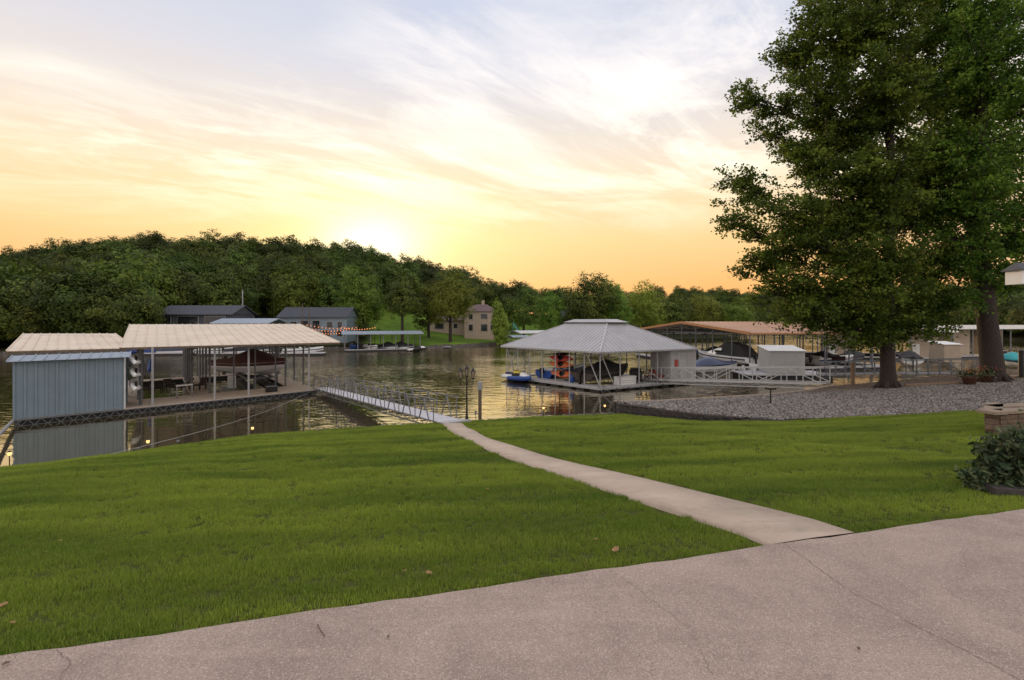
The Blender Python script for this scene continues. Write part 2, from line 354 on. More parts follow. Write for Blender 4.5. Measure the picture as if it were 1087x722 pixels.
# footpath: edges traced on the slope
Lp = [(812, 578), (720, 548.5), (672, 532), (633, 520), (589.5, 503.4), (553, 493), (517, 479), (486, 463.5), (473, 454), (470, 450.8)]
Rp = [(901, 566.5), (800, 540), (720, 520), (672, 508.6), (620, 496.5), (579, 486.7), (543, 475), (507, 461), (493, 453), (490.5, 450.3)]
def resample(pts, n):
    P = [T(*p) for p in pts]; d = [0]
    for a, b in zip(P, P[1:]): d.append(d[-1] + (b - a).length)
    t = np.linspace(0, d[-1], n); return [Vector([float(np.interp(s, d, [p[i] for p in P])) for i in range(3)]) for s in t]
def smooth(P):
    Q = P[:]
    for _ in range(6): Q = [Q[0]] + [(Q[i - 1] + Q[i] * 2 + Q[i + 1]) / 4 for i in range(1, len(Q) - 1)] + [Q[-1]]
    return Q
PL, PR = smooth(resample(Lp, 50)), smooth(resample(Rp, 50))
PL[0] = Vector((PL[0].x, yA(PL[0].x) + .02, 3.797)); PR[0] = Vector((PR[0].x, yA(PR[0].x) + .02, 3.797))
for P in (PL, PR):
    for p in P[1:]: p.z = gz(p.x, p.y) + .05
V = []; Q = []
for a, b in zip(PL, PR): V += [(a.x, a.y, a.z - .25), tuple(a), tuple((a + b) / 2 + Vector((0, 0, .006))), tuple(b), (b.x, b.y, b.z - .25)]
for i in range(49):
    for k in range(4): q = i * 5 + k; Q.append((q, q + 1, q + 6, q + 5))
tag(npmesh('footpath', V, Q, M_path), kind='structure')
PXY = [(a.x + (a.x - b.x) * .055, a.y + (a.y - b.y) * .055) for a, b in zip(PL, PR)] + [(b.x + (b.x - a.x) * .055, b.y + (b.y - a.y) * .055) for a, b in reversed(list(zip(PL, PR)))]
def inpoly(X, Y, P):
    r = np.zeros(len(X), bool); n = len(P)
    for i in range(n):
        (x1, y1), (x2, y2) = P[i], P[(i + 1) % n]
        c = ((y1 > Y) != (y2 > Y)) & (X < (x2 - x1) * (Y - y1) / ((y2 - y1) or 1e-9) + x1); r ^= c
    return r
# gravel terrace
xg = np.unique(np.concatenate([np.arange(5.6, 45, .5), np.arange(45, 81, 3)])); V = []; Q = []; NG = 26
for x in xg:
    yb, zb, zt = Bv(x); yw, zw = Wv(x)
    for k in range(NG + 1): y = yb + (yw - yb) * k / NG; V.append((x, y, gz(x, y) if 0 < k < NG else (zt if k == 0 else zw)))
    V.append((x, yw + .05, -2))
NR = NG + 2
for i in range(len(xg) - 1):
    for k in range(NR - 1): a = i * NR + k; Q.append((a, a + NR, a + NR + 1, a + 1))
tag(npmesh('gravel_terrace', V, Q, M_gravelbase), kind='structure')
# water
mb = MB(); mb.add([(-1500, -20, 0), (1500, -20, 0), (1500, 2500, 0), (-1500, 2500, 0)], [(0, 1, 2, 3)])
tag(part('water', mb, water_mat()), kind='structure')
# retaining wall of blocks along the lawn (courses of separate blocks inside one wall mesh)
r = root('retaining_wall', (8, 23, 1.2), 'low dark block retaining wall holding the gravel terrace above the lawn', 'retaining wall')
mb = MB(); cp = MB()
P = [Vector((x, Bv(x)[0] - .10, 0)) for x in np.arange(5.5, 12.3, .38)]
for a, b in zip(P, P[1:]):
    yb, zb, zt = Bv((a.x + b.x) / 2); z = zb - .12; k = 0
    while z < zt - .03:
        h = min(.15, zt - z); off = (b - a) * (.5 if k % 2 else 0)
        mb.beam(a + off + Vector((0, random.uniform(-.012, .012), z + h / 2)), b + off + Vector((0, 0, z + h / 2)) - (b - a) * .04, .24, h - .012); z += .15; k += 1
for x in np.arange(5.5, 22, .38):                               # lake side face
    ya_, za_ = Wv(max(x, 5.6)); yb_, zb_ = Wv(max(x + .38, 5.6))
    for k in range(7): mb.beam((x, ya_ + .16, za_ - .1 - k * .22), (x + .365, yb_ + .16, zb_ - .1 - k * .22), .24, .208)
    cp.beam((x, ya_ + .14, za_ + .035), (x + .375, yb_ + .14, zb_ + .035), .30, .05)
part('wall', mb, M_block, r, True); part('cap', cp, M_cap, r, True)
# stone bulkhead along the lawn edge, down into the lake
r = root('seawall', (-6, 22.5, 0), 'rough rock seawall edging the lawn along the lake', 'seawall'); mb = MB()
for x in np.arange(-22, 5.4, .42):
    for k in range(4):
        yb = Bv(x)[0]; s = random.uniform(.36, .5); mb.box((x, yb + .2 + .1 * (3 - k) * .4, .98 - k * .36), (s, .45, .34), M=Euler((random.uniform(-.2, .2), random.uniform(-.2, .2), random.uniform(-.4, .4))).to_matrix(), top=.8)
part('rock_face', mb, pmat('shore_rock', (.11, .095, .08), .95, var=.4, scale=5, bump=.7), r, True)

# ---------------------------------------------------------------- scatter (grass, gravel) : one object each
def scatter(name, pts, rots, scl, variants, m, label, cat):
    coll = bpy.data.collections.new(name + '_kit')
    for i, (V, Q, tnt) in enumerate(variants):
        o = npmesh(name + '_piece', V, Q, m, tint=tnt); COL.objects.unlink(o); coll.objects.link(o)
    me = bpy.data.meshes.new(name); me.vertices.add(len(pts)); me.vertices.foreach_set('co', np.asarray(pts, dtype=np.float32).ravel())
    a = me.attributes.new('rot', 'FLOAT_VECTOR', 'POINT'); a.data.foreach_set('vector', np.asarray(rots, dtype=np.float32).ravel())
    a = me.attributes.new('scl', 'FLOAT', 'POINT'); a.data.foreach_set('value', np.asarray(scl, dtype=np.float32).ravel())
    a = me.attributes.new('pick', 'INT', 'POINT'); a.data.foreach_set('value', rng.integers(0, len(variants), len(pts)).astype(np.int32))
    me.update(); o = bpy.data.objects.new(name, me); COL.objects.link(o); tag(o, label, cat, kind='stuff')
    g = bpy.data.node_groups.new(name, 'GeometryNodeTree')
    g.interface.new_socket('Geometry', in_out='INPUT', socket_type='NodeSocketGeometry'); g.interface.new_socket('Geometry', in_out='OUTPUT', socket_type='NodeSocketGeometry')
    gi, go = g.nodes.new('NodeGroupInput'), g.nodes.new('NodeGroupOutput'); ip = g.nodes.new('GeometryNodeInstanceOnPoints'); ci = g.nodes.new('GeometryNodeCollectionInfo')
    ci.inputs['Collection'].default_value = coll; ci.inputs['Separate Children'].default_value = True; ci.inputs['Reset Children'].default_value = True
    ip.inputs['Pick Instance'].default_value = True
    def attr(n, t):
        a = g.nodes.new('GeometryNodeInputNamedAttribute'); a.data_type = t; a.inputs[0].default_value = n; return a.outputs[0]
    L = g.links.new; L(gi.outputs[0], ip.inputs['Points']); L(ci.outputs[0], ip.inputs['Instance']); L(attr('pick', 'INT'), ip.inputs['Instance Index'])
    e = g.nodes.new('FunctionNodeEulerToRotation'); L(attr('rot', 'FLOAT_VECTOR'), e.inputs[0]); L(e.outputs[0], ip.inputs['Rotation']); L(attr('scl', 'FLOAT'), ip.inputs['Scale'])
    L(ip.outputs[0], go.inputs[0]); md = o.modifiers.new('scatter', 'NODES'); md.node_group = g
    return o
def tuft(n, rad, h):
    V = []; Q = []; tn = []
    for i in range(n):
        a, r_ = rng.uniform(0, 6.28), rad * math.sqrt(rng.random()); x, y = r_ * math.cos(a), r_ * math.sin(a)
        la, ll = rng.uniform(0, 6.28), rng.uniform(.1, .6) * h; hh = h * rng.uniform(.55, 1.1); wd = rng.uniform(.0016, .0032); b = rng.uniform(0, 6.28)
        wx, wy = wd * math.cos(b), wd * math.sin(b); k = len(V)
        V += [(x - wx, y - wy, -.01), (x + wx, y + wy, -.01), (x + wx * .8 + ll * .35 * math.cos(la), y + wy * .8 + ll * .35 * math.sin(la), hh * .6), (x - wx * .8 + ll * .35 * math.cos(la), y - wy * .8 + ll * .35 * math.sin(la), hh * .6),
              (x + wx * .15 + ll * math.cos(la), y + wy * .15 + ll * math.sin(la), hh), (x - wx * .15 + ll * math.cos(la), y - wy * .15 + ll * math.sin(la), hh)]
        Q += [(k, k + 1, k + 2, k + 3), (k + 3, k + 2, k + 4, k + 5)]; t = .7 if rng.random() < .06 else 0.; tn += [t, t]
    return V, Q, tn
tufts = [tuft(44, .075, .042) for _ in range(6)]
def lawn_points(y0, y1, dens, sc):
    A = 0; X = []; Y = []
    wx_ = 1.15 * y1 + 3.2; n = int((y1 - y0) * 2 * wx_ * dens); xx = rng.uniform(-wx_, wx_, n); yy = rng.uniform(y0, y1, n)
    k = (np.abs(xx) < 1.15 * yy + 3.2); xx, yy = xx[k], yy[k]
    ya = 3.18 + (xx + 3.37) * .268; yb = np.interp(xx, B_[:, 0], B_[:, 1])
    k = (yy > ya + .035) & (yy < yb) & ~inpoly(xx, yy, PXY); xx, yy = xx[k], yy[k]
    return np.stack([xx, yy, [gz(a, b) for a, b in zip(xx, yy)]], 1), np.full(len(xx), sc) * rng.uniform(.7, 1.25, len(xx))
PTS = [lawn_points(*a) for a in ((2.2, 6, 270, .95), (6, 10, 160, 1.15), (10, 16, 75, 1.4), (16, 26.5, 48, 1.55))]
pts = np.concatenate([p[0] for p in PTS]); scl = np.concatenate([p[1] for p in PTS])
for (bx, by, br, kp) in [(*T(965, 468).xy, 1.3, .45), (*T(985, 480).xy, .8, .4), (*T(628, 442).xy, 1.6, .35), (*T(900, 500).xy, .5, .5), (*T(1010, 505).xy, .8, .45), (*T(430, 470).xy, .9, .8), (*T(240, 500).xy, .7, .6)]:
    dd_ = np.hypot(pts[:, 0] - bx, (pts[:, 1] - by) * .8) / br; k = (dd_ > 1) | (rng.random(len(pts)) < kp + (1 - kp) * dd_ ** 2); pts, scl = pts[k], scl[k]
# mowing leaves bands of taller and shorter grass
scl *= 1 + .22 * np.sin(pts[:, 1] * 5.2 - pts[:, 0] * 1.3 + .6 * np.sin(pts[:, 0] * .7))
rots = np.stack([np.full(len(pts), -.1), np.zeros(len(pts)), rng.uniform(0, 6.28, len(pts))], 1); rots[:, 0] = 0
scatter('grass', pts, rots, scl, tufts, M_blade, 'mown green lawn grass sloping down to the lake', 'grass')
print('tufts', len(pts))
def rock(s):
    V0 = np.array([(-1, -1, -1), (1, -1, -1), (1, 1, -1), (-1, 1, -1), (-1, -1, 1), (1, -1, 1), (1, 1, 1), (-1, 1, 1)], float) * .5
    V0 *= np.array([1, rng.uniform(.6, .9), rng.uniform(.45, .7)]); V0 += rng.uniform(-.16, .16, V0.shape); V0[4:, :2] *= .75
    return V0 * s, [(0, 3, 2, 1), (4, 5, 6, 7), (0, 1, 5, 4), (1, 2, 6, 5), (2, 3, 7, 6), (3, 0, 4, 7)], [rng.random()] * 6
def gravel_mat():
    m = bpy.data.materials.new('river_gravel'); m.use_nodes = True; nt = m.node_tree; b = nt.nodes['Principled BSDF']
    oi = node(nt, 'ShaderNodeObjectInfo'); c = ramp(nt, oi.outputs['Random'], [(0, (.06, .052, .045)), (.3, (.13, .115, .105)), (.55, (.21, .19, .18)), (.82, (.35, .33, .315)), (1, (.26, .18, .13))])
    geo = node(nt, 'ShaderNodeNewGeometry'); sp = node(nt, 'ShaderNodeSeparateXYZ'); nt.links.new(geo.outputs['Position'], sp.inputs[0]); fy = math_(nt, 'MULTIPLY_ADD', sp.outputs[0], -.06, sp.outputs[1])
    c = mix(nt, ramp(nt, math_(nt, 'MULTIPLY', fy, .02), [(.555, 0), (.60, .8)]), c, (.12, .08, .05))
    nt.links.new(c, b.inputs['Base Color']); b.inputs['Roughness'].default_value = .85; return m
n = 120000; xx = rng.uniform(5.4, 42, n); yb = np.interp(xx, B_[:, 0], B_[:, 1]); yw = np.interp(xx, W_[:, 0], W_[:, 1])
u = rng.random(n); yy = yb + (yw - yb) * u; k = (rng.random(n) < (yw - yb) / 13) & (xx < yy * 1.12); xx, yy = xx[k], yy[k]
gp = np.stack([xx, yy, [gz(a, b) + .01 for a, b in zip(xx, yy)]], 1)
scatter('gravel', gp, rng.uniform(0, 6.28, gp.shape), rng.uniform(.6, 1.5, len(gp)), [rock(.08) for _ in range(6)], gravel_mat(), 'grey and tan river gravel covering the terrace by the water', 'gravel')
print('stones', len(gp))
# ---------------------------------------------------------------- trees
def leaf_mat(name, c0, c1, c2, trans=.3):
    m = bpy.data.materials.new(name); m.use_nodes = True; nt = m.node_tree; b = nt.nodes['Principled BSDF']
    at = node(nt, 'ShaderNodeAttribute', attribute_name='tint'); oi = node(nt, 'ShaderNodeObjectInfo'); c = ramp(nt, at.outputs['Fac'], [(0, c0), (.5, c1), (1, c2)])
    hs = node(nt, 'ShaderNodeHueSaturation'); nt.links.new(math_(nt, 'MULTIPLY_ADD', oi.outputs['Random'], .05, .475), hs.inputs['Hue']); nt.links.new(math_(nt, 'MULTIPLY_ADD', oi.outputs['Random'], .75, .65), hs.inputs['Value']); nt.links.new(c, hs.inputs['Color'])
    c = hs.outputs[0]; nt.links.new(c, b.inputs['Base Color']); b.inputs['Roughness'].default_value = .6; b.inputs['Specular IOR Level'].default_value = .2
    tr = node(nt, 'ShaderNodeBsdfTranslucent'); nt.links.new(c, tr.inputs[0]); ms = node(nt, 'ShaderNodeMixShader', i_Fac=trans)
    nt.links.new(b.outputs[0], ms.inputs[1]); nt.links.new(tr.outputs[0], ms.inputs[2]); nt.links.new(ms.outputs[0], nt.nodes['Material Output'].inputs[0]); return m
M_leafA = leaf_mat('maple_leaf', (.07, .115, .016), (.12, .175, .024), (.18, .235, .035), .35)
M_leafM = leaf_mat('big_maple_leaf', (.035, .068, .011), (.08, .135, .018), (.18, .24, .034), .4)
M_leafB = leaf_mat('woodland_leaf', (.032, .052, .011), (.08, .115, .019), (.18, .205, .034), .28)
M_leafC = leaf_mat('light_leaf', (.15, .20, .03), (.20, .26, .04), (.27, .32, .05), .4)
M_leafD = leaf_mat('shrub_leaf', (.02, .045, .02), (.05, .085, .035), (.16, .19, .09), .2)
def quads(C, N, size, asp=.7):
    """one small leaf quad per centre, facing N, random spin"""
    n = len(C); N = N / np.maximum(np.linalg.norm(N, axis=1, keepdims=True), 1e-6)
    A = rng.normal(size=(n, 3)); A -= N * (A * N).sum(1, keepdims=True); A /= np.linalg.norm(A, axis=1, keepdims=True); Bv_ = np.cross(N, A)
    s = (size * rng.uniform(.6, 1.3, n))[:, None]; A = A * s; Bv_ = Bv_ * s * asp
    V = np.stack([C - A, C - Bv_ * .9 + A * .1, C + A, C + Bv_ * .9 + A * .1], 1).reshape(-1, 3)
    return V, np.arange(4 * n).reshape(n, 4)
def crown(rx, rz, cz, nc, nl, size, spread, lumpy=.25, low=-.6):
    """clumps on a lumpy ellipsoid, leaves around each clump"""
    d = rng.normal(size=(nc * 2, 3)); d /= np.linalg.norm(d, axis=1, keepdims=True); d = d[d[:, 2] > low][:nc]
    ph = rng.uniform(0, 6.28, 6); lob = 1 + lumpy * (np.sin(3 * d[:, 0] + ph[0] + 2 * d[:, 2]) * .5 + np.sin(5 * d[:, 1] + ph[1]) * .4 + np.sin(6 * d[:, 2] + 4 * d[:, 0] + ph[2]) * .4)
    rad = (rng.uniform(.35, 1, len(d)) ** .45) * lob
    C = d * rad[:, None] * np.array([rx, rx, rz]) + np.array([0, 0, cz])
    L = C.repeat(nl, 0); o_ = rng.normal(size=L.shape); o_ /= np.linalg.norm(o_, axis=1, keepdims=True); o_ *= (rng.random(len(L)) ** .4)[:, None] * spread * rng.uniform(.6, 1.3, len(C)).repeat(nl)[:, None]; o_[:, 2] *= .65
    N = o_ / spread * .7 + d.repeat(nl, 0) * 1.0 + rng.normal(size=L.shape) * .4 + np.array([0, 0, .3])
    V, Q = quads(L + o_, N, size); tint = np.clip(rng.uniform(.1, .8, len(C)).repeat(nl) + rng.normal(size=len(L)) * .15, 0, 1)
    return V, Q, tint
def limbs(mb, h, rx, cz, tr, n=7, lean=0):
    top = Vector((lean, 0, cz + .3 * (h - cz))); mid = Vector((lean * .3, 0, h * .22))
    mb.tube([(0, 0, -.5), (0, 0, .15), mid, Vector((lean * .7, .1, h * .45)), top], [tr * 1.5, tr * 1.15, tr, tr * .7, tr * .25], 8)
    for k in range(n):
        a = k * 2.4 + random.random(); t = random.uniform(.25, .65); s = Vector((lean * t, 0, h * t)); e = Vector((math.cos(a) * rx * .75, math.sin(a) * rx * .75, s.z + h * random.uniform(.12, .28)))
        mb.tube([s, s.lerp(e, .5) + Vector((0, 0, h * .03)), e], [tr * .45, tr * .28, tr * .08], 6)
# six woodland tree kinds
PROTO = []
for i in range(6):
    hh = [12, 11, 13, 10, 12.5, 11][i]; rx = [4.6, 5.2, 4.2, 4.8, 5.0, 4.0][i]
    PROTO.append((hh, rx, crown(rx, hh * .44, hh * .56, 240, 24, .26, 1.25, .35, -.75)))
    PROTO[-1][2][2][:] = np.clip(PROTO[-1][2][2] * .8 + [-.15, .1, .0, .25, -.22, .1][i], 0, 1)
# far bank: azimuth columns (photo pixel), shore distance, crest distance, skyline row
FAR = np.array([(-700, 60, 200, 290), (-200, 74, 230, 285), (0, 82, 220, 270), (60, 86, 215, 264), (150, 92, 210, 252), (250, 96, 205, 254), (330, 99, 205, 256), (400, 102, 205, 266), (450, 105, 210, 277), (500, 116, 215, 294),
                (560, 132, 240, 306), (600, 160, 270, 312), (660, 215, 320, 306), (780, 260, 380, 307), (900, 260, 380, 306), (1000, 200, 330, 300), (1100, 130, 260, 292), (1400, 110, 260, 285), (2200, 100, 260, 285)], float)
def far(px, i): return np.interp(px, FAR[:, 0], FAR[:, i])
def farz(px, d):
    ds, dc, yc = far(px, 1), far(px, 2), far(px, 3); zc = H + (CY - yc) / F * dc - 12.5
    t = (d - ds) / (dc - ds)
    if t < 0: return -2.
    lawnz = 1.0 + min(d - ds, 40) * .05
    if t <= 1: s = max(0, (t - .12) / .88); return lawnz + (zc - lawnz) * (s * s * (3 - 2 * s))
    return zc + (t - 1) * 2
def FT(px, d): return Vector(((px - CX) / F * d, d, farz(px, d)))
pxs = np.concatenate([np.arange(-700, -100, 60), np.arange(-100, 1200, 15), np.arange(1200, 2201, 100)]); V = []; Q = []; NK = 40
for px in pxs:
    ds, dc = far(px, 1), far(px, 2); V.append(((px - CX) / F * (ds - .3), ds - .3, -2)); 
    for k in range(NK): d = ds + (dc - ds) * (k / (NK - 6)) * 1.0; V.append(tuple(FT(px, d + 1e-3)))
    V.append(((px - CX) / F * 1800, 1800, V[-1][2]))
NR = NK + 2
for i in range(len(pxs) - 1):
    for k in range(NR - 1): a = i * NR + k; Q.append((a, a + NR, a + NR + 1, a + 1))
def bank_mat():
    m = bpy.data.materials.new('far_bank'); m.use_nodes = True; nt = m.node_tree; b = nt.nodes['Principled BSDF']; tc = node(nt, 'ShaderNodeTexCoord')
    n1 = node(nt, 'ShaderNodeTexNoise', i_Scale=.12, i_Detail=8.0, i_Roughness=.7); nt.links.new(tc.outputs['Object'], n1.inputs[0])
    c = ramp(nt, n1.outputs[0], [(.35, (.07, .12, .02)), (.6, (.13, .21, .03))]); geo = node(nt, 'ShaderNodeNewGeometry'); sp = node(nt, 'ShaderNodeSeparateXYZ'); nt.links.new(geo.outputs['Position'], sp.inputs[0])
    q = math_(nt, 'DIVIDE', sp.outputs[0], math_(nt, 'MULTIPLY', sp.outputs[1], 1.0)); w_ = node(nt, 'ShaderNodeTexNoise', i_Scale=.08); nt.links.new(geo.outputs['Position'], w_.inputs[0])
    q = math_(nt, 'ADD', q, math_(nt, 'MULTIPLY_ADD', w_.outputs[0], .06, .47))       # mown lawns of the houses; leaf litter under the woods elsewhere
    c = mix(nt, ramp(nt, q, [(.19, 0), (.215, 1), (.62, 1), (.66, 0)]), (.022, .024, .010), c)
    nt.links.new(c, b.inputs['Base Color']); b.inputs['Roughness'].default_value = .95; b.inputs['Specular IOR Level'].default_value = .05; return m
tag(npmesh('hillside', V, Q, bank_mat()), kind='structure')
# rock edge of the far shore
mb = MB()
for px in np.arange(-60, 800, 2.2):
    ds = far(px, 1); p = Vector(((px - CX) / F * ds, ds, .35)); mb.box(p, (random.uniform(.7, 1.2) * ds / 100, 1, random.uniform(.7, 1.3)), rz=random.random(), top=.7)
o = part('shore_rock', mb, pmat('far_rock', (.10, .09, .08), .95, var=.4, scale=1.5)); tag(o, 'dark line of rocks along the far shore of the lake', 'rocks', kind='stuff')
# woodland mass
WP = []; WS = []
def add_wood(p, s, k): WP.append(tuple(p)); WS.append(s)
for _ in range(5200):
    px = rng.uniform(-150, 1130); ds, dc = far(px, 1), far(px, 2); t = rng.uniform(.02, 1.03) ** .95; d = ds + (dc - ds) * t
    if (395 < px < 600) and t < .5: continue
    if 290 < px < 395 and t < .22: continue
    if rng.random() > (.40 if px < 620 else .30): continue
    if 270 < px < 395 and t < .30: continue
    if 150 < px <= 270 and t < .20: continue
    add_wood(FT(px, d), rng.uniform(.55, 1.15) * (1 if t < .85 else .85), int(rng.integers(0, 6)))
for _ in range(150):
    px = rng.uniform(600, 1130); ds, dc = far(px, 1), far(px, 2); add_wood(FT(px, ds + rng.uniform(.01, .10) * (dc - ds)), rng.uniform(.6, 1.0), int(rng.integers(0, 6)))
scatter('woodland', np.array(WP), np.stack([np.zeros(len(WP)), np.zeros(len(WP)), rng.uniform(0, 6.28, len(WP))], 1), np.array(WS), [p[2] for p in PROTO], M_leafB, 'dense green woodland covering the hill beyond the lake', 'woodland'); print('wood', len(WP))
# trees that can be told apart on the far bank: px, base row or None, top row, width px, distance, material, label
FTREES = [
 (22, 284, 95, 96, 'B', 'broad dark green tree at the left edge of the far shore'),
 (78, 286, 80, 98, 'B', 'dark rounded tree beside the leftmost tree of the far shore'),
 (138, 272, 95, 108, 'A', 'large brighter green spreading tree left of the long dark roofed boathouse'),
 (196, 293, 55, 116, 'B', 'dark tree behind the long dark roofed boathouse'),
 (238, 289, 52, 118, 'B', 'rounded tree rising behind the tall bare pole'),
 (318, 284, 60, 122, 'A', 'round bright green tree behind the blue grey lake house'),
 (352, 290, 44, 124, 'B', 'dark tree behind the right end of the blue grey lake house'),
 (386, 283, 50, 120, 'A', 'tall leafy tree right of the blue grey lake house'),
 (427, 293, 40, 112, 'B', 'dark tree with bare lower trunk on the green far lawn'),
 (478, 290, 50, 116, 'C', 'pale green airy tree standing at the water left of the beige house'),
 (455, 300, 26, 124, 'B', 'narrow dark tree behind the pale green airy tree'),
 (531, 320, 18, 119, 'C', 'small round tree just right of the beige house'),
 (556, 305, 36, 140, 'B', 'dark tree on the slope right of the beige house'),
 (584, 308, 34, 150, 'A', 'mid green tree in the dip of the skyline'),
 (627, 289, 52, 150, 'B', 'tall dark uneven tree rising above the hip roofed boathouse'),
 (650, 297, 42, 156, 'A', 'second tall tree right behind the hip roofed boathouse'),
 (682, 303, 44, 165, 'C', 'bright green rounded tree left of the orange boathouse roof'),
 (715, 312, 40, 190, 'B', 'dark rounded tree above the peak of the orange boathouse roof'),
 (748, 314, 40, 195, 'C', 'light green tree behind the middle of the orange roof'),
 (782, 318, 36, 190, 'A', 'green tree behind the orange roof, close to the big maple'),
]
for (px, top, wpx, d, kk, lab) in FTREES:
    if 590 < px < 800: base = Vector(((px - CX) / F * d, d, 1.0))
    else: base = FT(px, d)
    ztop = H + (CY - top) / F * d; h = ztop - base.z; rx = wpx / 2 / F * d
    r = root('broadleaf_tree', base, lab, 'tree'); mt = {'A': M_leafA, 'B': M_leafB, 'C': M_leafC}[kk]
    rz = h * (.36 if px == 427 else .42 if px == 478 else .48)
    V, Q, t = crown(rx * .92, rz, h - rz * .98, 420, 22, max(.20, rx * .042), max(.7, rx * .22), .35, -.75)
    o = npmesh('crown', V, Q, mt, r, tint=t); mb = MB(); limbs(mb, h, rx, h - rz, .10 + h * .016); part('trunk', mb, M_bark, r, smooth=True)
# an islet of land under the trees right of the beige house
mb = MB(); ring = []
for a in range(28): ring.append(Vector(((665 - CX) / F * 175 + 40 * math.cos(a * math.tau / 28), 182 + 38 * math.sin(a * math.tau / 28), 1.0)))
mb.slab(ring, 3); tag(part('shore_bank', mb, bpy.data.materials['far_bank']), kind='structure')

# ---------------------------------------------------------------- the two big maples
def big_tree(name, base, blobs, depth, label, tr, fork, leaf=.095, dens=1.0, lean=(0, 0)):
    r = root(name, base, label, 'tree'); b = MB(); V_ = []; Q_ = []; T_ = []; off = 0
    base = Vector(base); fk = D(fork[0], fork[1], base.y); ax = [base + Vector((0, 0, -.4)), base + Vector((0, 0, .25)), base.lerp(fk, .35), fk]
    topb = D(fork[0] + lean[0], -180, base.y); 
    ax += [fk.lerp(topb, .35) + Vector((.4, .2, 0)), fk.lerp(topb, .7) + Vector((-.3, 0, 0)), topb]
    b.tube(ax, [tr * 1.55, tr * 1.12, tr * .95, tr * .85, tr * .55, tr * .3, tr * .08], 14)
    for k in range(7):
        a = k * .9 + .3; b.tube([base + Vector((math.cos(a) * tr * .7, math.sin(a) * tr * .7, .5)), base + Vector((math.cos(a) * tr * 1.5, math.sin(a) * tr * 1.5, .08)), base + Vector((math.cos(a) * tr * 2.4, math.sin(a) * tr * 2.4, -.2))], [tr * .3, tr * .28, tr * .12], 7)
    def axis_at(z):
        for p, q in zip(ax, ax[1:]):
            if p.z <= z <= q.z: return p.lerp(q, (z - p.z) / (q.z - p.z))
        return ax[-1]
    for (px, py, wx, wy, dd, den) in blobs:
        c = D(px, py, depth + dd); sc = (depth + dd) / F; rx, rz = wx * sc, wy * sc; ry = min(max((rx + rz) / 2, 1.2), 4.5)
        s = axis_at(max(fk.z * .9, c.z - (c - base).xy.length * .45 - 1.0)); mid = s.lerp(c, .5) + Vector((0, 0, .5)); th = tr * random.uniform(.12, .22)
        b.tube([s, mid, c, c + (c - s).normalized() * rx * .5], [th, th * .7, th * .35, th * .1], 7)
        nb = int(den * dens * (rx * ry * rz) ** .62 * 3.9 + 7); PP = []; OO = []
        for _b in range(nb):                                    # leafy side branches, gaps between them
            d = rng.normal(size=3); d[2] = d[2] * .8 + .1; d /= np.linalg.norm(d); e_ = Vector(d * np.array([rx, ry, rz]) * rng.uniform(.65, 1.25)) + c
            st = c.lerp(s, rng.uniform(0, .25)); bend = Vector((0, 0, rng.uniform(-.25, .35))); md = st.lerp(e_, .5) + bend
            b.tube([st, md, e_], [.05, .03, .008], 4, cap=False); ln = (e_ - st).length; m = max(3, int(ln * 2.6))
            for t in np.linspace(.25, 1.0, m):
                q0 = st.lerp(md, t * 2) if t < .5 else md.lerp(e_, t * 2 - 1); wob = .30 * (1.1 - t) + .12
                PP.append(tuple(q0 + Vector(rng.normal(size=3) * wob))); OO.append(tuple((e_ - st).normalized()))
        P = np.array(PP); out_ = np.array(OO); ncl = len(P); out_ = out_ + rng.normal(size=out_.shape) * .5; out_[:, 2] -= .1; out_ /= np.linalg.norm(out_, axis=1, keepdims=True); nl = 38
        L = P.repeat(nl, 0) + out_.repeat(nl, 0) * rng.uniform(-.3, .45, (ncl * nl, 1)) + rng.normal(size=(ncl * nl, 3)) * np.array([.18, .18, .10])
        N = rng.normal(size=L.shape) * .7 + np.array([0, -.15, .9]); V, Q = quads(L, N, leaf, .8)
        V_.append(V); Q_.append(Q + off); off += len(V); T_.append(np.clip(rng.uniform(.05, .95, ncl).repeat(nl) + rng.normal(size=len(L)) * .12, 0, 1))
    V = np.concatenate(V_); npmesh('crown', V, np.concatenate(Q_), M_leafM, r, tint=np.concatenate(T_), off=base); print(name, len(V) // 4)
    part('trunk', b, M_bark, r, True, smooth=True)
b1 = T(943, 412)
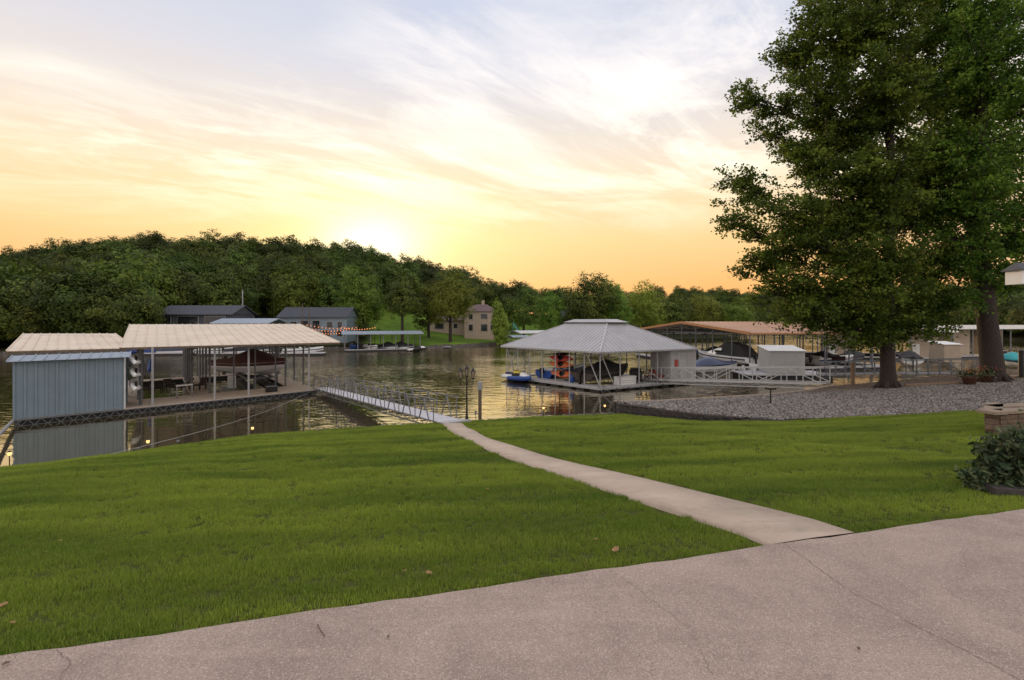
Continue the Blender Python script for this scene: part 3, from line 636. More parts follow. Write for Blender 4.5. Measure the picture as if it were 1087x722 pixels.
blobs1 = [(900, 50, 52, 55, 0, 1), (868, 105, 40, 42, -1, 1), (930, 130, 60, 55, 1, 1), (822, 112, 30, 13, 0, .8), (792, 98, 18, 8, 0, .7), (812, 140, 22, 8, 1, .6), (865, 175, 42, 30, 0, .9), (850, 228, 48, 34, -2, 1), (797, 205, 30, 16, 0, .8), (778, 190, 16, 8, 0, .7),
  (780, 236, 24, 12, 0, .75), (900, 240, 62, 55, 0, 1), (835, 268, 40, 22, -1, .85), (800, 285, 22, 13, 0, .7), (822, 312, 34, 18, 0, .8), (870, 305, 48, 30, -2, 1), (905, 338, 48, 20, 0, 1), (855, 335, 30, 13, -1, .8), (948, 322, 48, 26, 1, 1), (925, 360, 28, 12, 0, .9), (970, 230, 50, 55, 2, 1), (978, 345, 34, 16, 0, .7),
  (965, 60, 40, 45, 2, .8), (875, 12, 22, 24, 0, .9), (930, -30, 70, 55, 0, .8), (940, -120, 55, 60, 0, .7), (985, 160, 36, 40, 2, .8), (885, 150, 50, 45, 1, 1), (925, 285, 55, 30, -1, 1), (850, 65, 22, 22, 0, .8), (836, 55, 16, 16, 0, .8), (848, 30, 16, 20, 0, .8), (942, 200, 45, 60, -2.5, 1), (938, 290, 40, 45, -2, 1), (935, 90, 45, 50, -2.5, 1), (940, 20, 45, 40, -2, .9), (945, 335, 28, 18, -1.2, .9), (905, 190, 45, 40, -2, 1), (885, 265, 40, 35, -2.5, 1), (985, 300, 36, 30, 1, 1), (1000, 270, 34, 34, 1, .9), (985, 200, 34, 44, 1, 1), (900, 352, 40, 16, -1, 1), (955, 350, 30, 14, 0, 1), (990, 330, 30, 14, 1, .9), (840, 330, 34, 18, 1, 1), (985, 100, 30, 30, 1, .9)]
big_tree('maple_tree', b1, blobs1, b1.y, 'huge leafy maple with a thick trunk rising from the gravel terrace', .42, (941, 345))
b2 = T(1055, 405)
blobs2 = [(1040, 40, 60, 52, 0, 1), (1085, 105, 60, 55, 0, 1), (1020, 130, 40, 45, 1, .9), (1058, 190, 50, 45, 0, .9), (1018, 220, 38, 38, 0, .9), (1095, 215, 50, 45, 0, .7), (1020, 285, 36, 28, 0, .8), (1090, 270, 45, 22, 0, .8), (1070, 310, 35, 16, 1, .7), (1075, -30, 80, 50, 0, .8), (1000, 20, 35, 40, 2, .8), (1010, 325, 26, 14, 0, .7), (1140, 150, 60, 90, 0, .6), (1060, -130, 70, 70, 0, .6), (1140, 260, 50, 50, 0, .6), (1035, 95, 36, 36, 0, .9), (1042, 60, 45, 50, -2.5, 1), (1040, 150, 40, 50, -2.5, 1), (1038, 215, 34, 34, -2, .9), (1000, 90, 30, 50, 0, 1), (1000, 180, 30, 50, 1, .9), (1015, 255, 30, 30, -1, .9), (1082, 245, 34, 22, -.5, 1), (1070, 262, 26, 16, .5, 1), (1075, 290, 24, 14, -1, .8)]
big_tree('shade_tree', b2, blobs2, b2.y, 'dark trunked tree at the right edge behind the flower pots', .55, (1036, 235), lean=(10, 0))
# ================================================================ builders of things
M_roofA = pmat('cream_roof_metal', (.67, .57, .46), .5, .05, var=.12, scale=.6, dirt=.3)
M_roofH = pmat('grey_roof_metal', (.43, .42, .43), .4, .08, var=.10, scale=.8, dirt=.25)
M_roofO = pmat('orange_roof_metal', (.47, .30, .22), .5, .1, var=.12, scale=.5, dirt=.35)
M_fascO = pmat('orange_fascia', (.42, .19, .08), .55, var=.1)
M_sidingB = pmat('blue_grey_siding', (.165, .22, .265), .5, .1, var=.1, scale=1.2, dirt=.25)
M_roofB = pmat('pale_blue_roof', (.30, .35, .42), .45, .1, var=.08)
M_post = pmat('dock_post', (.17, .17, .18), .55, .3, var=.2)
M_postW = pmat('pale_post', (.34, .34, .35), .5, .2, var=.15)
M_orange = pmat('orange_plastic', (.48, .10, .02), .35, var=.12)
M_red = pmat('red_plastic', (.35, .03, .02), .4, var=.15)
M_blue = pmat('blue_plastic', (.02, .065, .27), .4, var=.15)
M_navy = pmat('navy_paint', (.02, .035, .09), .3, var=.15)
M_yellow = pmat('yellow_plastic', (.62, .46, .03), .4, var=.1)
M_teal = pmat('teal_canvas', (.03, .30, .32), .7, var=.15)
M_tan = pmat('tan_siding', (.36, .29, .22), .7, var=.1, scale=2)
M_beige = pmat('beige_siding', (.40, .32, .25), .75, var=.08)
M_brown = pmat('brown_cushion', (.045, .028, .022), .85, var=.2)
M_shed = pmat('shed_panel', (.40, .40, .40), .5, var=.06)
M_shingle = pmat('dark_shingle', (.055, .06, .075), .8, var=.25, scale=3)
M_mauve = pmat('brown_shingle', (.13, .085, .085), .85, var=.2, scale=3)
M_lit = pmat('lamp_glow', (1.0, .55, .2), .4, var=.01, emit=1.3)
M_bulb = pmat('string_bulb', (1.0, .32, .10), .4, var=.01, emit=.6)
M_terra = pmat('terracotta', (.10, .04, .025), .8, var=.2)

def boat(label, loc, rz, L=6.5, W=2.3, hull=None, kind='runabout', group=None, stripe=None, cover=None, name='motorboat', mat_top=None, bimini=None):
    """bow towards +x, keel at z 0"""
    r = root(name, loc, label, 'boat', group, rz); hull = hull or M_gel; n = 15; rings = []; sheer = []
    for i in range(n):
        t = i / (n - 1); x = -L / 2 + L * t; wv = W / 2 * (1 - max(0, (t - .45) / .55) ** 2.3 * .97); k = .0 + .75 * max(0, (t - .55) / .45) ** 2.2; sh = .95 + .28 * t ** 2; ch = k + (.32 if t < .9 else .2) * (1 - .4 * t) + .1 * t
        rings.append([Vector((x, 0, k)), Vector((x, wv * .78, ch)), Vector((x, wv * .98, ch + (sh - ch) * .45)), Vector((x, wv, sh)), Vector((x, -wv, sh)), Vector((x, -wv * .98, ch + (sh - ch) * .45)), Vector((x, -wv * .78, ch))]); sheer.append((x, wv, sh, ch))
    part('hull', MB().loft(rings), hull, r, smooth=False)
    if stripe:
        mb = MB()
        for s in (1, -1):
            for (x0, w0, s0, c0), (x1, w1, s1, c1) in zip(sheer[:-1], sheer[1:]):
                e = .012
                mb.add([(x0, s * (w0 * .985 + e), s0 - .30), (x1, s * (w1 * .985 + e), s1 - .30), (x1, s * (w1 + e), s1 - .12), (x0, s * (w0 + e), s0 - .12)], [(0, 1, 2, 3)])
        part('stripe', mb, stripe, r)
    dk = MB()
    for s in (1, -1):
        dk.loft([[Vector((x, s * (w_ + .03), z)), Vector((x, s * (w_ + .03), z + .07)), Vector((x, s * max(w_ - .30, 0), z + .09)), Vector((x, s * max(w_ - .30, 0), z))] for x, w_, z, c_ in sheer])
    dk.loft([[Vector((x, w_ * .99, z + .02)), Vector((x, 0, z + .16)), Vector((x, -w_ * .99, z + .02)), Vector((x, 0, z - .05))] for x, w_, z, c_ in sheer[8:]])
    part('deck', dk, mat_top or hull, r)
    if cover:
        rg = []
        for (x, w_, z, c_), t in zip(sheer, np.linspace(0, 1, n)):
            hp = .15 + .75 * math.exp(-((t - .48) / .22) ** 2) + (.25 if t < .1 else 0) * 0
            rg.append([Vector((x, w_ + .05, z - .10)), Vector((x, w_ + .03, z + .08)), Vector((x, w_ * .55, z + hp * .72)), Vector((x, 0, z + hp)), Vector((x, -w_ * .55, z + hp * .72)), Vector((x, -w_ - .03, z + .08)), Vector((x, -w_ - .05, z - .10))])
        part('cover', MB().loft(rg), cover, r, smooth=True)
    else:
        sx = L * .06; ws = W * .40
        part('windshield', MB().loft([[Vector((sx, -ws, 1.05)), Vector((sx, ws, 1.05)), Vector((sx - .35, ws * .86, 1.5)), Vector((sx - .35, -ws * .86, 1.5))], [Vector((sx + .28, -ws * .5, 1.10)), Vector((sx + .28, ws * .5, 1.10)), Vector((sx + .02, ws * .42, 1.55)), Vector((sx + .02, -ws * .42, 1.55))]]), M_glass, r)
        for k, (x, y) in enumerate(((-.3, .5), (-.3, -.5))): part('seat', MB().box((x, y, .95), (.5, .5, .3)).box((x - .22, y, 1.2), (.1, .5, .4)), M_white if k else M_white, r)
        part('stern_bench', MB().box((-L * .36, 0, .92), (.6, W * .7, .35)).box((-L * .41, 0, 1.12), (.14, W * .7, .3)), M_white, r)
    part('outboard_motor', MB().box((-L / 2 - .22, 0, 1.05), (.42, .34, .5), top=.8).beam((-L / 2 - .25, 0, .8), (-L / 2 - .3, 0, -.1), .14, .2).box((-L / 2 - .3, 0, -.1), (.35, .07, .14)), M_black, r)
    if bimini:
        mb = MB(); x0, x1, z = -L * .28, L * .12, 2.45; rg = []
        for t in np.linspace(0, 1, 7): zz = z + .12 * math.sin(math.pi * t); x = x0 + (x1 - x0) * t; rg.append([Vector((x, y * W * .46, zz + .14 * (1 - y * y))) for y in (-1, -.5, 0, .5, 1)] + [Vector((x, y * W * .46, zz - .05 + .14 * (1 - y * y))) for y in (1, .5, 0, -.5, -1)])
        part('canopy', mb.loft(rg), bimini, r, smooth=True)
        f = MB()
        for s in (1, -1):
            for x in (x0, (x0 + x1) / 2, x1): f.tube([(-.3, s * W * .46, 1.1), (x, s * W * .46, z)], .02, 6)
        part('canopy_frame', f, M_galv, r)
    return r
def pwc(label, loc, rz, a, b, c, group=None):
    r = root('jet_ski', loc, label, 'jet ski', group, rz); rg = []
    for t in np.linspace(0, 1, 11):
        x = -1.5 + 3.0 * t; wv = .56 * (1 - max(0, (t - .5) / .5) ** 2.2 * .9); z = .42 + .2 * t
        rg.append([Vector((x, 0, .05 + .3 * t ** 3)), Vector((x, wv * .8, .14 + .2 * t ** 3)), Vector((x, wv, z)), Vector((x, wv * .6, z + .1)), Vector((x, -wv * .6, z + .1)), Vector((x, -wv, z)), Vector((x, -wv * .8, .14 + .2 * t ** 3))])
    part('hull', MB().loft(rg), a, r, smooth=True)
    part('seat', MB().loft([[Vector((x, -w_, .55)), Vector((x, w_, .55)), Vector((x, w_ * .75, h)), Vector((x, -w_ * .75, h))] for x, w_, h in ((-1.15, .22, .78), (-.6, .25, .86), (-.1, .22, .82), (.15, .18, .84))]), c, r)
    part('hood', MB().loft([[Vector((x, -w_, .6)), Vector((x, w_, .6)), Vector((x, w_ * .5, h)), Vector((x, -w_ * .5, h))] for x, w_, h in ((.1, .26, .92), (.45, .34, 1.0), (.85, .32, .82), (1.3, .14, .70))]), b, r)
    part('handlebar', MB().tube([(.3, -.36, 1.08), (.4, -.15, 1.04), (.4, .15, 1.04), (.3, .36, 1.08)], .025, 6).tube([(.4, 0, .9), (.4, 0, 1.05)], .05, 6), M_black, r); return r
def kayak_mb(L=3.0, W=.72):
    rg = []
    for t in np.linspace(0, 1, 13):
        x = -L / 2 + L * t; w_ = W / 2 * max(.03, math.sin(math.pi * t) ** .7); z = .12 * abs(2 * t - 1) ** 2
        rg.append([Vector((x, 0, z)), Vector((x, w_ * .8, z + .06)), Vector((x, w_, z + .2)), Vector((x, w_ * .7, z + .28)), Vector((x, 0, z + .25)), Vector((x, -w_ * .7, z + .28)), Vector((x, -w_, z + .2)), Vector((x, -w_ * .8, z + .06))])
    return MB().loft(rg)
def kayak(label, loc, rot, m, group):
    r = root('kayak', loc, label, 'kayak', group); r.rotation_euler = rot
    part('hull', kayak_mb(), m, r, smooth=True)
    part('seat', MB().lathe((0, 0, .235), [(.02, 0), (.24, .01), (.28, .06), (.30, .065)], 14).box((-.2, 0, .36), (.06, .36, .26)), M_black, r)
    part('hatch', MB().lathe((.9, 0, .25), [(.10, 0), (.12, .02), (.11, .045), (.02, .05)], 12), M_black, r); return r
def lounge_chair(label, loc, rz, m, group, name='deck_chair'):
    r = root(name, loc, label, 'chair', group, rz)
    part('seat', MB().box((0, 0, .42), (.56, .58, .12)), m, r); part('backrest', MB().beam((-.24, 0, .46), (-.42, 0, 1.02), .56, .09, up=Vector((1, 0, 0))), m, r)
    for s in (1, -1):
        for x in (-.26, .28): part('leg', MB().box((x, s * .30, .2), (.05, .05, .4)), M_black, r)
        part('armrest', MB().box((.02, s * .32, .62), (.62, .06, .04)).box((.28, s * .32, .5), (.05, .05, .22)), M_black, r)
    return r
def adirondack(label, loc, rz, m, group):
    r = root('adirondack_chair', loc, label, 'chair', group, rz); mb = MB()
    for k in range(5): mb.beam((-.18, -.24 + .12 * k, .30), (-.52, (-.24 + .12 * k) * 1.2, 1.02 - .05 * abs(k - 2)), .10, .025, up=Vector((1, 0, 0)))
    part('backrest', mb, m, r); part('seat', MB().beam((-.2, 0, .28), (.34, 0, .38), .52, .04), m, r)
    for s in (1, -1): part('armrest', MB().box((0, s * .34, .55), (.72, .12, .03)), m, r); part('leg', MB().box((.30, s * .30, .27), (.05, .08, .54)), m, r); part('leg', MB().beam((-.5, s * .28, .03), (.1, s * .28, .36), .05, .10), m, r)
    return r
def table(label, loc, rz, sz, h, m, name='deck_table'):
    r = root(name, loc, label, 'table', None, rz); part('tabletop', MB().box((0, 0, h), (sz[0], sz[1], .05)), m, r)
    for sx in (1, -1):
        for sy in (1, -1): part('leg', MB().box((sx * (sz[0] / 2 - .08), sy * (sz[1] / 2 - .08), h / 2 - .02), (.06, .06, h - .04)), M_galv, r)
    return r
def truss(mb, a, b, h, n, r=.03, ch=.05):
    a, b = Vector(a), Vector(b); dz = Vector((0, 0, -h)); mb.beam(a, b, ch); mb.beam(a + dz, b + dz, ch)
    for k in range(n):
        p, q = a.lerp(b, k / n), a.lerp(b, (k + 1) / n); m = (p + q) / 2 + dz; mb.beam(p, m, r); mb.beam(m, q, r)
def roof_plane(mb, rib, e0, e1, r1, r0, pitch=.6, th=.05):
    """e0-e1 eave, r0-r1 ridge; ribs run up the slope"""
    e0, e1, r0, r1 = map(Vector, (e0, e1, r0, r1)); mb.slab([e0, e1, r1, r0], th); n = max(2, int((e1 - e0).length / pitch))
    for k in range(n + 1): t = k / n; p, q = e0.lerp(e1, t) + Vector((0, 0, .02)), r0.lerp(r1, t) + Vector((0, 0, .02)); rib.beam(p, q, .05, .06)
def gangway(label, a, b, wd, rh, n, md, mr, style='A', name='gangway'):
    a, b = Vector(a), Vector(b); r = root(name, a, label, 'gangway'); d = (b - a); hd = Vector((d.x, d.y, 0)).normalized(); s = Vector((-hd.y, hd.x, 0)); up = Vector((0, 0, 1))
    mb = MB(); N = 26
    for k in range(N): p, q = a.lerp(b, k / N), a.lerp(b, (k + .97) / N); mb.slab([p - s * wd / 2, q - s * wd / 2, q + s * wd / 2, p + s * wd / 2], .05)
    part('walkway', mb, md, r, True)
    mb = MB()
    for e in (-1, 1): o_ = s * e * (wd / 2 + .04); truss(mb, a + o_ - up * .03, b + o_ - up * .03, .28, n, .025, .06)
    for k in range(n + 1): p = a.lerp(b, k / n) - up * .2; mb.beam(p - s * wd / 2, p + s * wd / 2, .05)
    part('under_frame', mb, mr, r, True)
    for e in (-1, 1):
        mb = MB(); o_ = s * e * (wd / 2 + .05); A, B = a + o_, b + o_
        if style == 'A':
            mb.tube([A + up * rh + d.normalized() * .25, B + up * rh - d.normalized() * .25], .028, 7); mb.tube([A + up * rh * .55, B + up * rh * .55], .018, 6)
            for k in range(n):
                p, q = A.lerp(B, k / n), A.lerp(B, (k + 1) / n); m = (p + q) / 2 + up * rh
                if k % 2 == 0: mb.tube([p, m], .036, 6); mb.tube([q, m], .036, 6)
                else: mb.tube([(p + q) / 2, m], .028, 6)
        else:
            mb.beam(A + up * rh, B + up * rh, .06); mb.beam(A + up * .06, B + up * .06, .06)
            for k in range(n + 1):
                p = A.lerp(B, k / n); mb.beam(p, p + up * rh, .055)
                if k < n:
                    q = A.lerp(B, min(1, (k + 2) / n))
                    if k % 2 == 0: (mb.beam(p + up * rh, q + up * .06, .05) if k % 4 == 0 else mb.beam(p + up * .06, q + up * rh, .05))
        part('railing', mb, mr, r, True)
    return r
def shed(label, loc, rz, sz, m, mroof, ribs=True, h2=None, name='storage_shed', door=None):
    r = root(name, loc, label, 'shed', None, rz); x, y, z = sz; h2 = h2 or z * .88
    mb = MB().add([(-x / 2, -y / 2, 0), (x / 2, -y / 2, 0), (x / 2, y / 2, 0), (-x / 2, y / 2, 0), (-x / 2, -y / 2, h2), (x / 2, -y / 2, h2), (x / 2, y / 2, z), (-x / 2, y / 2, z)], [(0, 3, 2, 1), (4, 5, 6, 7), (0, 1, 5, 4), (1, 2, 6, 5), (2, 3, 7, 6), (3, 0, 4, 7)])
    if ribs:
        for k in range(int(x / .3)): mb.box((-x / 2 + .15 + .3 * k, -y / 2 - .012, h2 / 2), (.05, .03, h2 - .06))
        for k in range(int(y / .3)): mb.box((-x / 2 - .012, -y / 2 + .15 + .3 * k, h2 / 2), (.03, .05, h2 - .06)); mb.box((x / 2 + .012, -y / 2 + .15 + .3 * k, h2 / 2), (.03, .05, h2 - .06))
    part('wall', mb, m, r)
    o = .15; part('roof', MB().slab([(-x / 2 - o, -y / 2 - o, h2 + .06 - o * (z - h2) / y), (x / 2 + o, -y / 2 - o, h2 + .06 - o * (z - h2) / y), (x / 2 + o, y / 2 + o, z + .06 + o * (z - h2) / y), (-x / 2 - o, y / 2 + o, z + .06 + o * (z - h2) / y)], .05), mroof, r)
    if door: part('door', MB().box((door, -y / 2 - .035, 1.02), (.85, .05, 1.95)), M_shed, r)
    return r

# ================================================================ left covered dock
DZ = .40
c0 = G(14.7, 445.5, DZ); c1 = G(335.8, 413.5, DZ); u = (c1 - c0).normalized(); vb = (G(292, 395, DZ) - c1); vlen = vb.length; v = vb.normalized(); up = Vector((0, 0, 1))
LEN = (c1 - c0).length
def K(s, w_, z=0): return c0 + u * s + v * w_ + up * z
dock = root('covered_dock', K(0, 0, -.4), 'large cream metal roofed boat dock with blue grey hut at the left', 'boat dock')
mb = MB(); BH = 19.0
slabs = [[K(0, 0), K(LEN, 0), K(LEN, 4.0), K(0, 4.0)], [K(LEN - 1.6, 4.0), K(LEN, 4.0), K(LEN, BH), K(LEN - 1.6, BH)], [K(0, 4.0), K(5.5, 4.0), K(5.5, BH), K(0, BH)], [K(5.5, BH - 1.5), K(LEN - 1.6, BH - 1.5), K(LEN - 1.6, BH), K(5.5, BH)], [K(8.8, 4.0), K(10.2, 4.0), K(10.2, BH - 1.5), K(8.8, BH - 1.5)]]
for s in slabs: mb.slab(s, .07)
part('deck', mb, M_deck, dock, True)
mb = MB(); dz = up * -.08
for a, b in ((K(0, 0), K(LEN, 0)), (K(LEN, 0), K(LEN, BH)), (K(0, 0), K(0, BH)), (K(LEN - 1.6, 4), K(LEN - 1.6, BH)), (K(10.2, 4), K(LEN - 1.6, 4))): truss(mb, a + dz, b + dz, .34, int((b - a).length / .55), .035, .06)
part('truss_frame', mb, M_steel, dock, True)
mb = MB()
for s in slabs:
    q = [Vector(p) for p in s]; c = sum(q, Vector()) / 4; mb.slab([c + (p - c) * .97 - up * .10 + v * .15 for p in q], .42)
part('floats', mb, M_foam, dock, True)
EZ = 4.35; Cr = hit(360.7, 363.3, Vector((0, 0, EZ)), up); Cl = hit(6.6, 371.8, Vector((0, 0, EZ)), up)
RW = 14.0; Rz = 5.80; nrm = (Cr - Cl).cross(v * RW + up * (Rz - EZ)).normalized()
def RP(px, py): return hit(px, py, Cr, nrm)
eM = Cl.lerp(Cr, .27); rib = MB(); mb = MB()
rr = Cr + v * RW + up * (Rz - EZ); rl = eM + v * RW + up * (Rz - EZ)
roof_plane(mb, rib, eM, Cr, rr, rl, .62); bl, br = rl + v * 8 - up * .9, rr + v * 8 - up * .9; roof_plane(mb, rib, bl, br, rr + v * .02, rl + v * .02, .62)
rf = part('roof', mb, M_roofA, dock, True); part('seam', rib, M_roofA, rf, True)
part('fascia', MB().beam(eM - up * .09, Cr - up * .09, .06, .14).beam(Cr - up * .09, rr - up * .09, .06, .16).beam(eM - up * .09, rl - up * .09, .06, .16).beam(rr - up * .09, br - up * .09, .06, .16), M_wood, dock, True)
# roof framing under the sheet
mb = MB()
for t in np.linspace(.02, .98, 9): p = eM.lerp(Cr, t); mb.beam(p + v * .3 - up * .12, p + v * RW + up * (Rz - EZ - .14), .08, .14); mb.beam(p + v * RW + up * (Rz - EZ - .14), p + v * 21.5 - up * (.9 - (Rz - EZ) + .14), .08, .14)
for w_ in (.8, 4, 8, 12): p = up * ((Rz - EZ) * w_ / RW - .2); mb.beam(eM + v * w_ + p, Cr + v * w_ + p, .07, .12)
part('rafter', mb, M_steel, dock, True)
# lower roof over the hut
rib = MB(); mb = MB(); a2, b2 = RP(25, 353.4) - up * .05, RP(122, 353.4) - up * .05; eX = Cl.lerp(Cr, .31); roof_plane(mb, rib, Cl - up * .05, eX - up * .05, b2, a2, .5)
rf = part('hut_roof', mb, M_roofA, dock, True); part('seam', rib, M_roofA, rf, True)
part('fascia', MB().beam(Cl - up * .14, eM - up * .14, .05, .12).beam(Cl - up * .14, a2 - up * .1, .05, .14), M_wood, dock, True)
# posts
def rz_at(w_): return EZ + (Rz - EZ) * (w_ + .4) / RW - .15
front = [(T_ - c0.x) for T_ in []]
def s_of(px, w_=0.05):
    lo, hi = -3, 25
    for _ in range(40):
        m = (lo + hi) / 2; p = K(m, w_)
        if CX + F * p.x / p.y < px: lo = m
        else: hi = m
    return (lo + hi) / 2
for px in (162, 228, 264, 328): s = s_of(px); part('post', MB().box(K(s, .06, (EZ - .5) / 2 + .02), (.10, .10, EZ - .5 + .1)), M_postW, dock, True)
for s in (5.6, 8.9, 10.1, LEN - 1.65, LEN - .1):
    for w_ in (4.0, 7.6, 11.2, 14.8, 18.6):
        zt = rz_at(w_) if w_ <= RW else Rz - .2 - .9 * (w_ - RW) / 8; part('post', MB().box(K(s, w_, (zt - DZ) / 2), (.11, .11, zt - DZ)), M_steel, dock, True)
for s in (11.8, 13.4, 15.0): part('post', MB().box(K(s, 3.85, (rz_at(4) - DZ) / 2), (.09, .09, rz_at(4) - DZ)), M_steel, dock, True)
for s in (12, 13.6, 15.3, LEN - .2): part('post', MB().box(K(s, 17.6, 2.3), (.10, .10, 4.6)), M_steel, dock, True)
# hut
h0, h1 = K(.0, .0), G(131.6, 433.9, DZ); HL = (h1 - h0).length; HT = 3.45; HD = 3.2
hut = root('dock_hut', h0, 'blue grey ribbed metal storage hut on the left covered dock', 'hut')
mb = MB(); f0, f1, f2, f3 = h0, K(HL, 0), K(HL, HD), K(0, HD)
mb.slab([p + up * HT for p in (f0, f1, f2, f3)], HT - .01)
for a, b in ((f0, f1), (f1, f2)):
    n = int((b - a).length / .45); nn = (b - a).cross(up).normalized() * .03
    for k in range(n + 1): p = a.lerp(b, k / n) + nn; mb.beam(p + up * .02, p + up * (HT - .03), .10, .09, up=nn.normalized())
part('wall', mb, M_sidingB, hut, True); part('corner_trim', MB().beam(f1 - v * .04 + u * .03, f1 - v * .04 + u * .03 + up * HT, .09, .09), M_white, hut, True)
mb = MB(); rib = MB(); a0 = h0 - u * .22 - v * .45 + up * (HT - .08); a1 = f1 + u * .35 - v * .45 + up * (HT - .08); roof_plane(mb, rib, a0, a1, f1 + u * .35 + up * (HT + .22), h0 - u * .05 + up * (HT + .22), .5, .03); aw = part('awning', mb, M_roofB, hut, True); part('seam', rib, M_roofB, aw, True)
part('sill', MB().beam(f0 - v * .03 - up * .05, f1 - v * .03 - up * .05, .08, .08), M_steel, hut, True)
# side table like fish cleaning bench, chairs, boards
bp = G(195, 421, DZ); bench = root('cleaning_bench', bp, 'pale topped work bench at the front edge of the left dock', 'bench'); mb = MB()
b0, b1 = G(187, 423.5, DZ) + v * .1, G(205, 421.5, DZ) + v * .1; part('bench_top', MB().slab([b0 + up * .95, b1 + up * .95, b1 + v * .6 + up * .95, b0 + v * .6 + up * .95], .06), M_white, bench, True)
for p in (b0 + u * .05 + v * .05, b1 - u * .05 + v * .05, b0 + u * .05 + v * .5, b1 - u * .05 + v * .5): part('leg', MB().beam(p, p + up * .9, .06), M_galv, bench, True)
CH = [((154, 419), .9, 'dark lounge chair nearest the blue grey hut'), ((167, 417.5), .4, 'second dark lounge chair from the blue grey hut'), ((180, 416), -.6, 'dark lounge chair behind the left end of the pale bench'), ((198, 414.5), -2.2, 'dark lounge chair behind the right end of the pale bench'), ((212, 414), 2.9, 'dark lounge chair farthest from the hut, beyond the bench')]
for (p, rz_, lab) in CH: lounge_chair(lab, G(*p, DZ), rz_, M_brown, 'dark lounge chairs on the left dock')
table('low dark table among the lounge chairs on the left dock', G(189, 417, DZ), .7, (.9, .6), .45, M_brown)
# rack with boards beside the hut
for k, (py, lab) in enumerate(((384, 'white and black paddleboard in the top slot beside the hut'), (397, 'white and black paddleboard in the middle slot beside the hut'), (411, 'white and black paddleboard in the lowest slot beside the hut'))):
    p = K(HL + .45, .9, 0); z = H - (py - CY) / F * p.y; r = root('paddleboard', (p.x, p.y, z), lab, 'paddleboard', 'paddleboards racked beside the hut'); r.rotation_euler = (R(35), R(-8), math.atan2(v.y, v.x))
    part('board', kayak_mb(2.9, .8), M_gel, r, smooth=True); part('stripe', MB().box((0, 0, .262), (1.9, .16, .05)), M_black, r); part('fin', MB().box((-1.2, 0, -.02), (.2, .02, .14), top=.5), M_black, r)
rk = root('board_rack', K(HL + .85, .8), 'tall dark rack post holding the paddleboards beside the hut', 'rack'); part('upright', MB().box(K(HL + .85, .8, 1.9), (.14, .14, 3.8)), M_steel, rk, True)
for z in (.55, 1.55, 2.5): part('arm', MB().beam(K(HL + .85, .8, z), K(HL + .05, .8, z + .12), .05), M_steel, rk, True)
pp = G(160, 413, DZ); z = up * 2.1; r = root('patio_umbrella', pp, 'blue folded umbrella standing among the chairs on the left dock', 'umbrella'); part('pole', MB().tube([pp, pp + up * 2.6], .025, 8), M_galv, r, True); part('canopy', MB().lathe(pp + up * 1.45, [(.20, 0), (.26, .25), (.20, .6), (.05, 1.1)], 10), M_blue, r, True); part('base', MB().lathe(pp, [(.26, 0), (.26, .06), (.05, .1)], 12), M_steel, r, True)
# boat on its lift in the right slip
bpz = G(272, 406, DZ) + v * 1.0; bt = boat('maroon and white boat under a maroon cover, raised on a lift in the left dock', (bpz.x, bpz.y, 1.0), math.atan2(-v.y, -v.x) + .45, 7.4, 2.9, M_gel, stripe=M_maroon, cover=M_maroon, name='lifted_boat'); bt.scale = (1.2, 1.2, 1.3)
lf = root('boat_lift', (bpz.x, bpz.y, 0), 'dark cradle lift under the covered maroon boat', 'boat lift'); mb = MB()
for s in (-1.1, 1.1): mb.beam(bpz + v * -3 + u * s + up * .6, bpz + v * 3 + u * s + up * .6, .16)
for w_ in (-2, 2): mb.beam(bpz + v * w_ - u * 1.4 + up * .5, bpz + v * w_ + u * 1.4 + up * .5, .14)
part('cradle', mb, M_steel, lf, True); mb = MB()
for s in (-.9, .9): mb.tube([bpz + v * -3.1 + u * s + up * -.25, bpz + v * 3.1 + u * s + up * -.25], .38, 10)
part('float_tank', mb, M_foam, lf, True)
q = G(246, 411.5, DZ); r = root('dock_cabinet', q, 'small pale cabinet standing by the lifted boat on the left dock', 'cabinet', rz=.7); part('body', MB().box((0, 0, .5), (.55, .5, 1.0)), M_white, r); part('door', MB().box((0, -.265, .5), (.45, .03, .85)), M_shed, r); part('lid', MB().box((0, 0, 1.025), (.6, .56, .05)), M_shed, r)
# another boat behind posts
# ================================================================ gangway 1 and shore
ga = (G(340, 414.5, .42) + G(341, 408.5, .42)) / 2; gb = (G(464.6, 448.8, 1.3) + G(491, 444.6, 1.3)) / 2
gangway('long grey gangway with angled railings from the left dock to the lawn', ga, gb, 1.15, 1.05, 22, pmat('pale_decking', (.55, .54, .58), .7, var=.1), M_post, 'A')
hd = (gb - ga); hd.z = 0; hd.normalize(); s_ = Vector((-hd.y, hd.x, 0)); e0 = gb; e1 = gb + hd * .8; zz = gz(e1.x, e1.y) + .10
r = root('landing_ramp', gb, 'pale concrete landing plate where the gangway meets the path', 'ramp'); part('plate', MB().slab([e0 - s_ * .68 + up * .02, Vector((e1.x, e1.y, zz)) - s_ * .68, Vector((e1.x, e1.y, zz)) + s_ * .68, e0 + s_ * .68 + up * .02], .24), M_deckg, r, True)
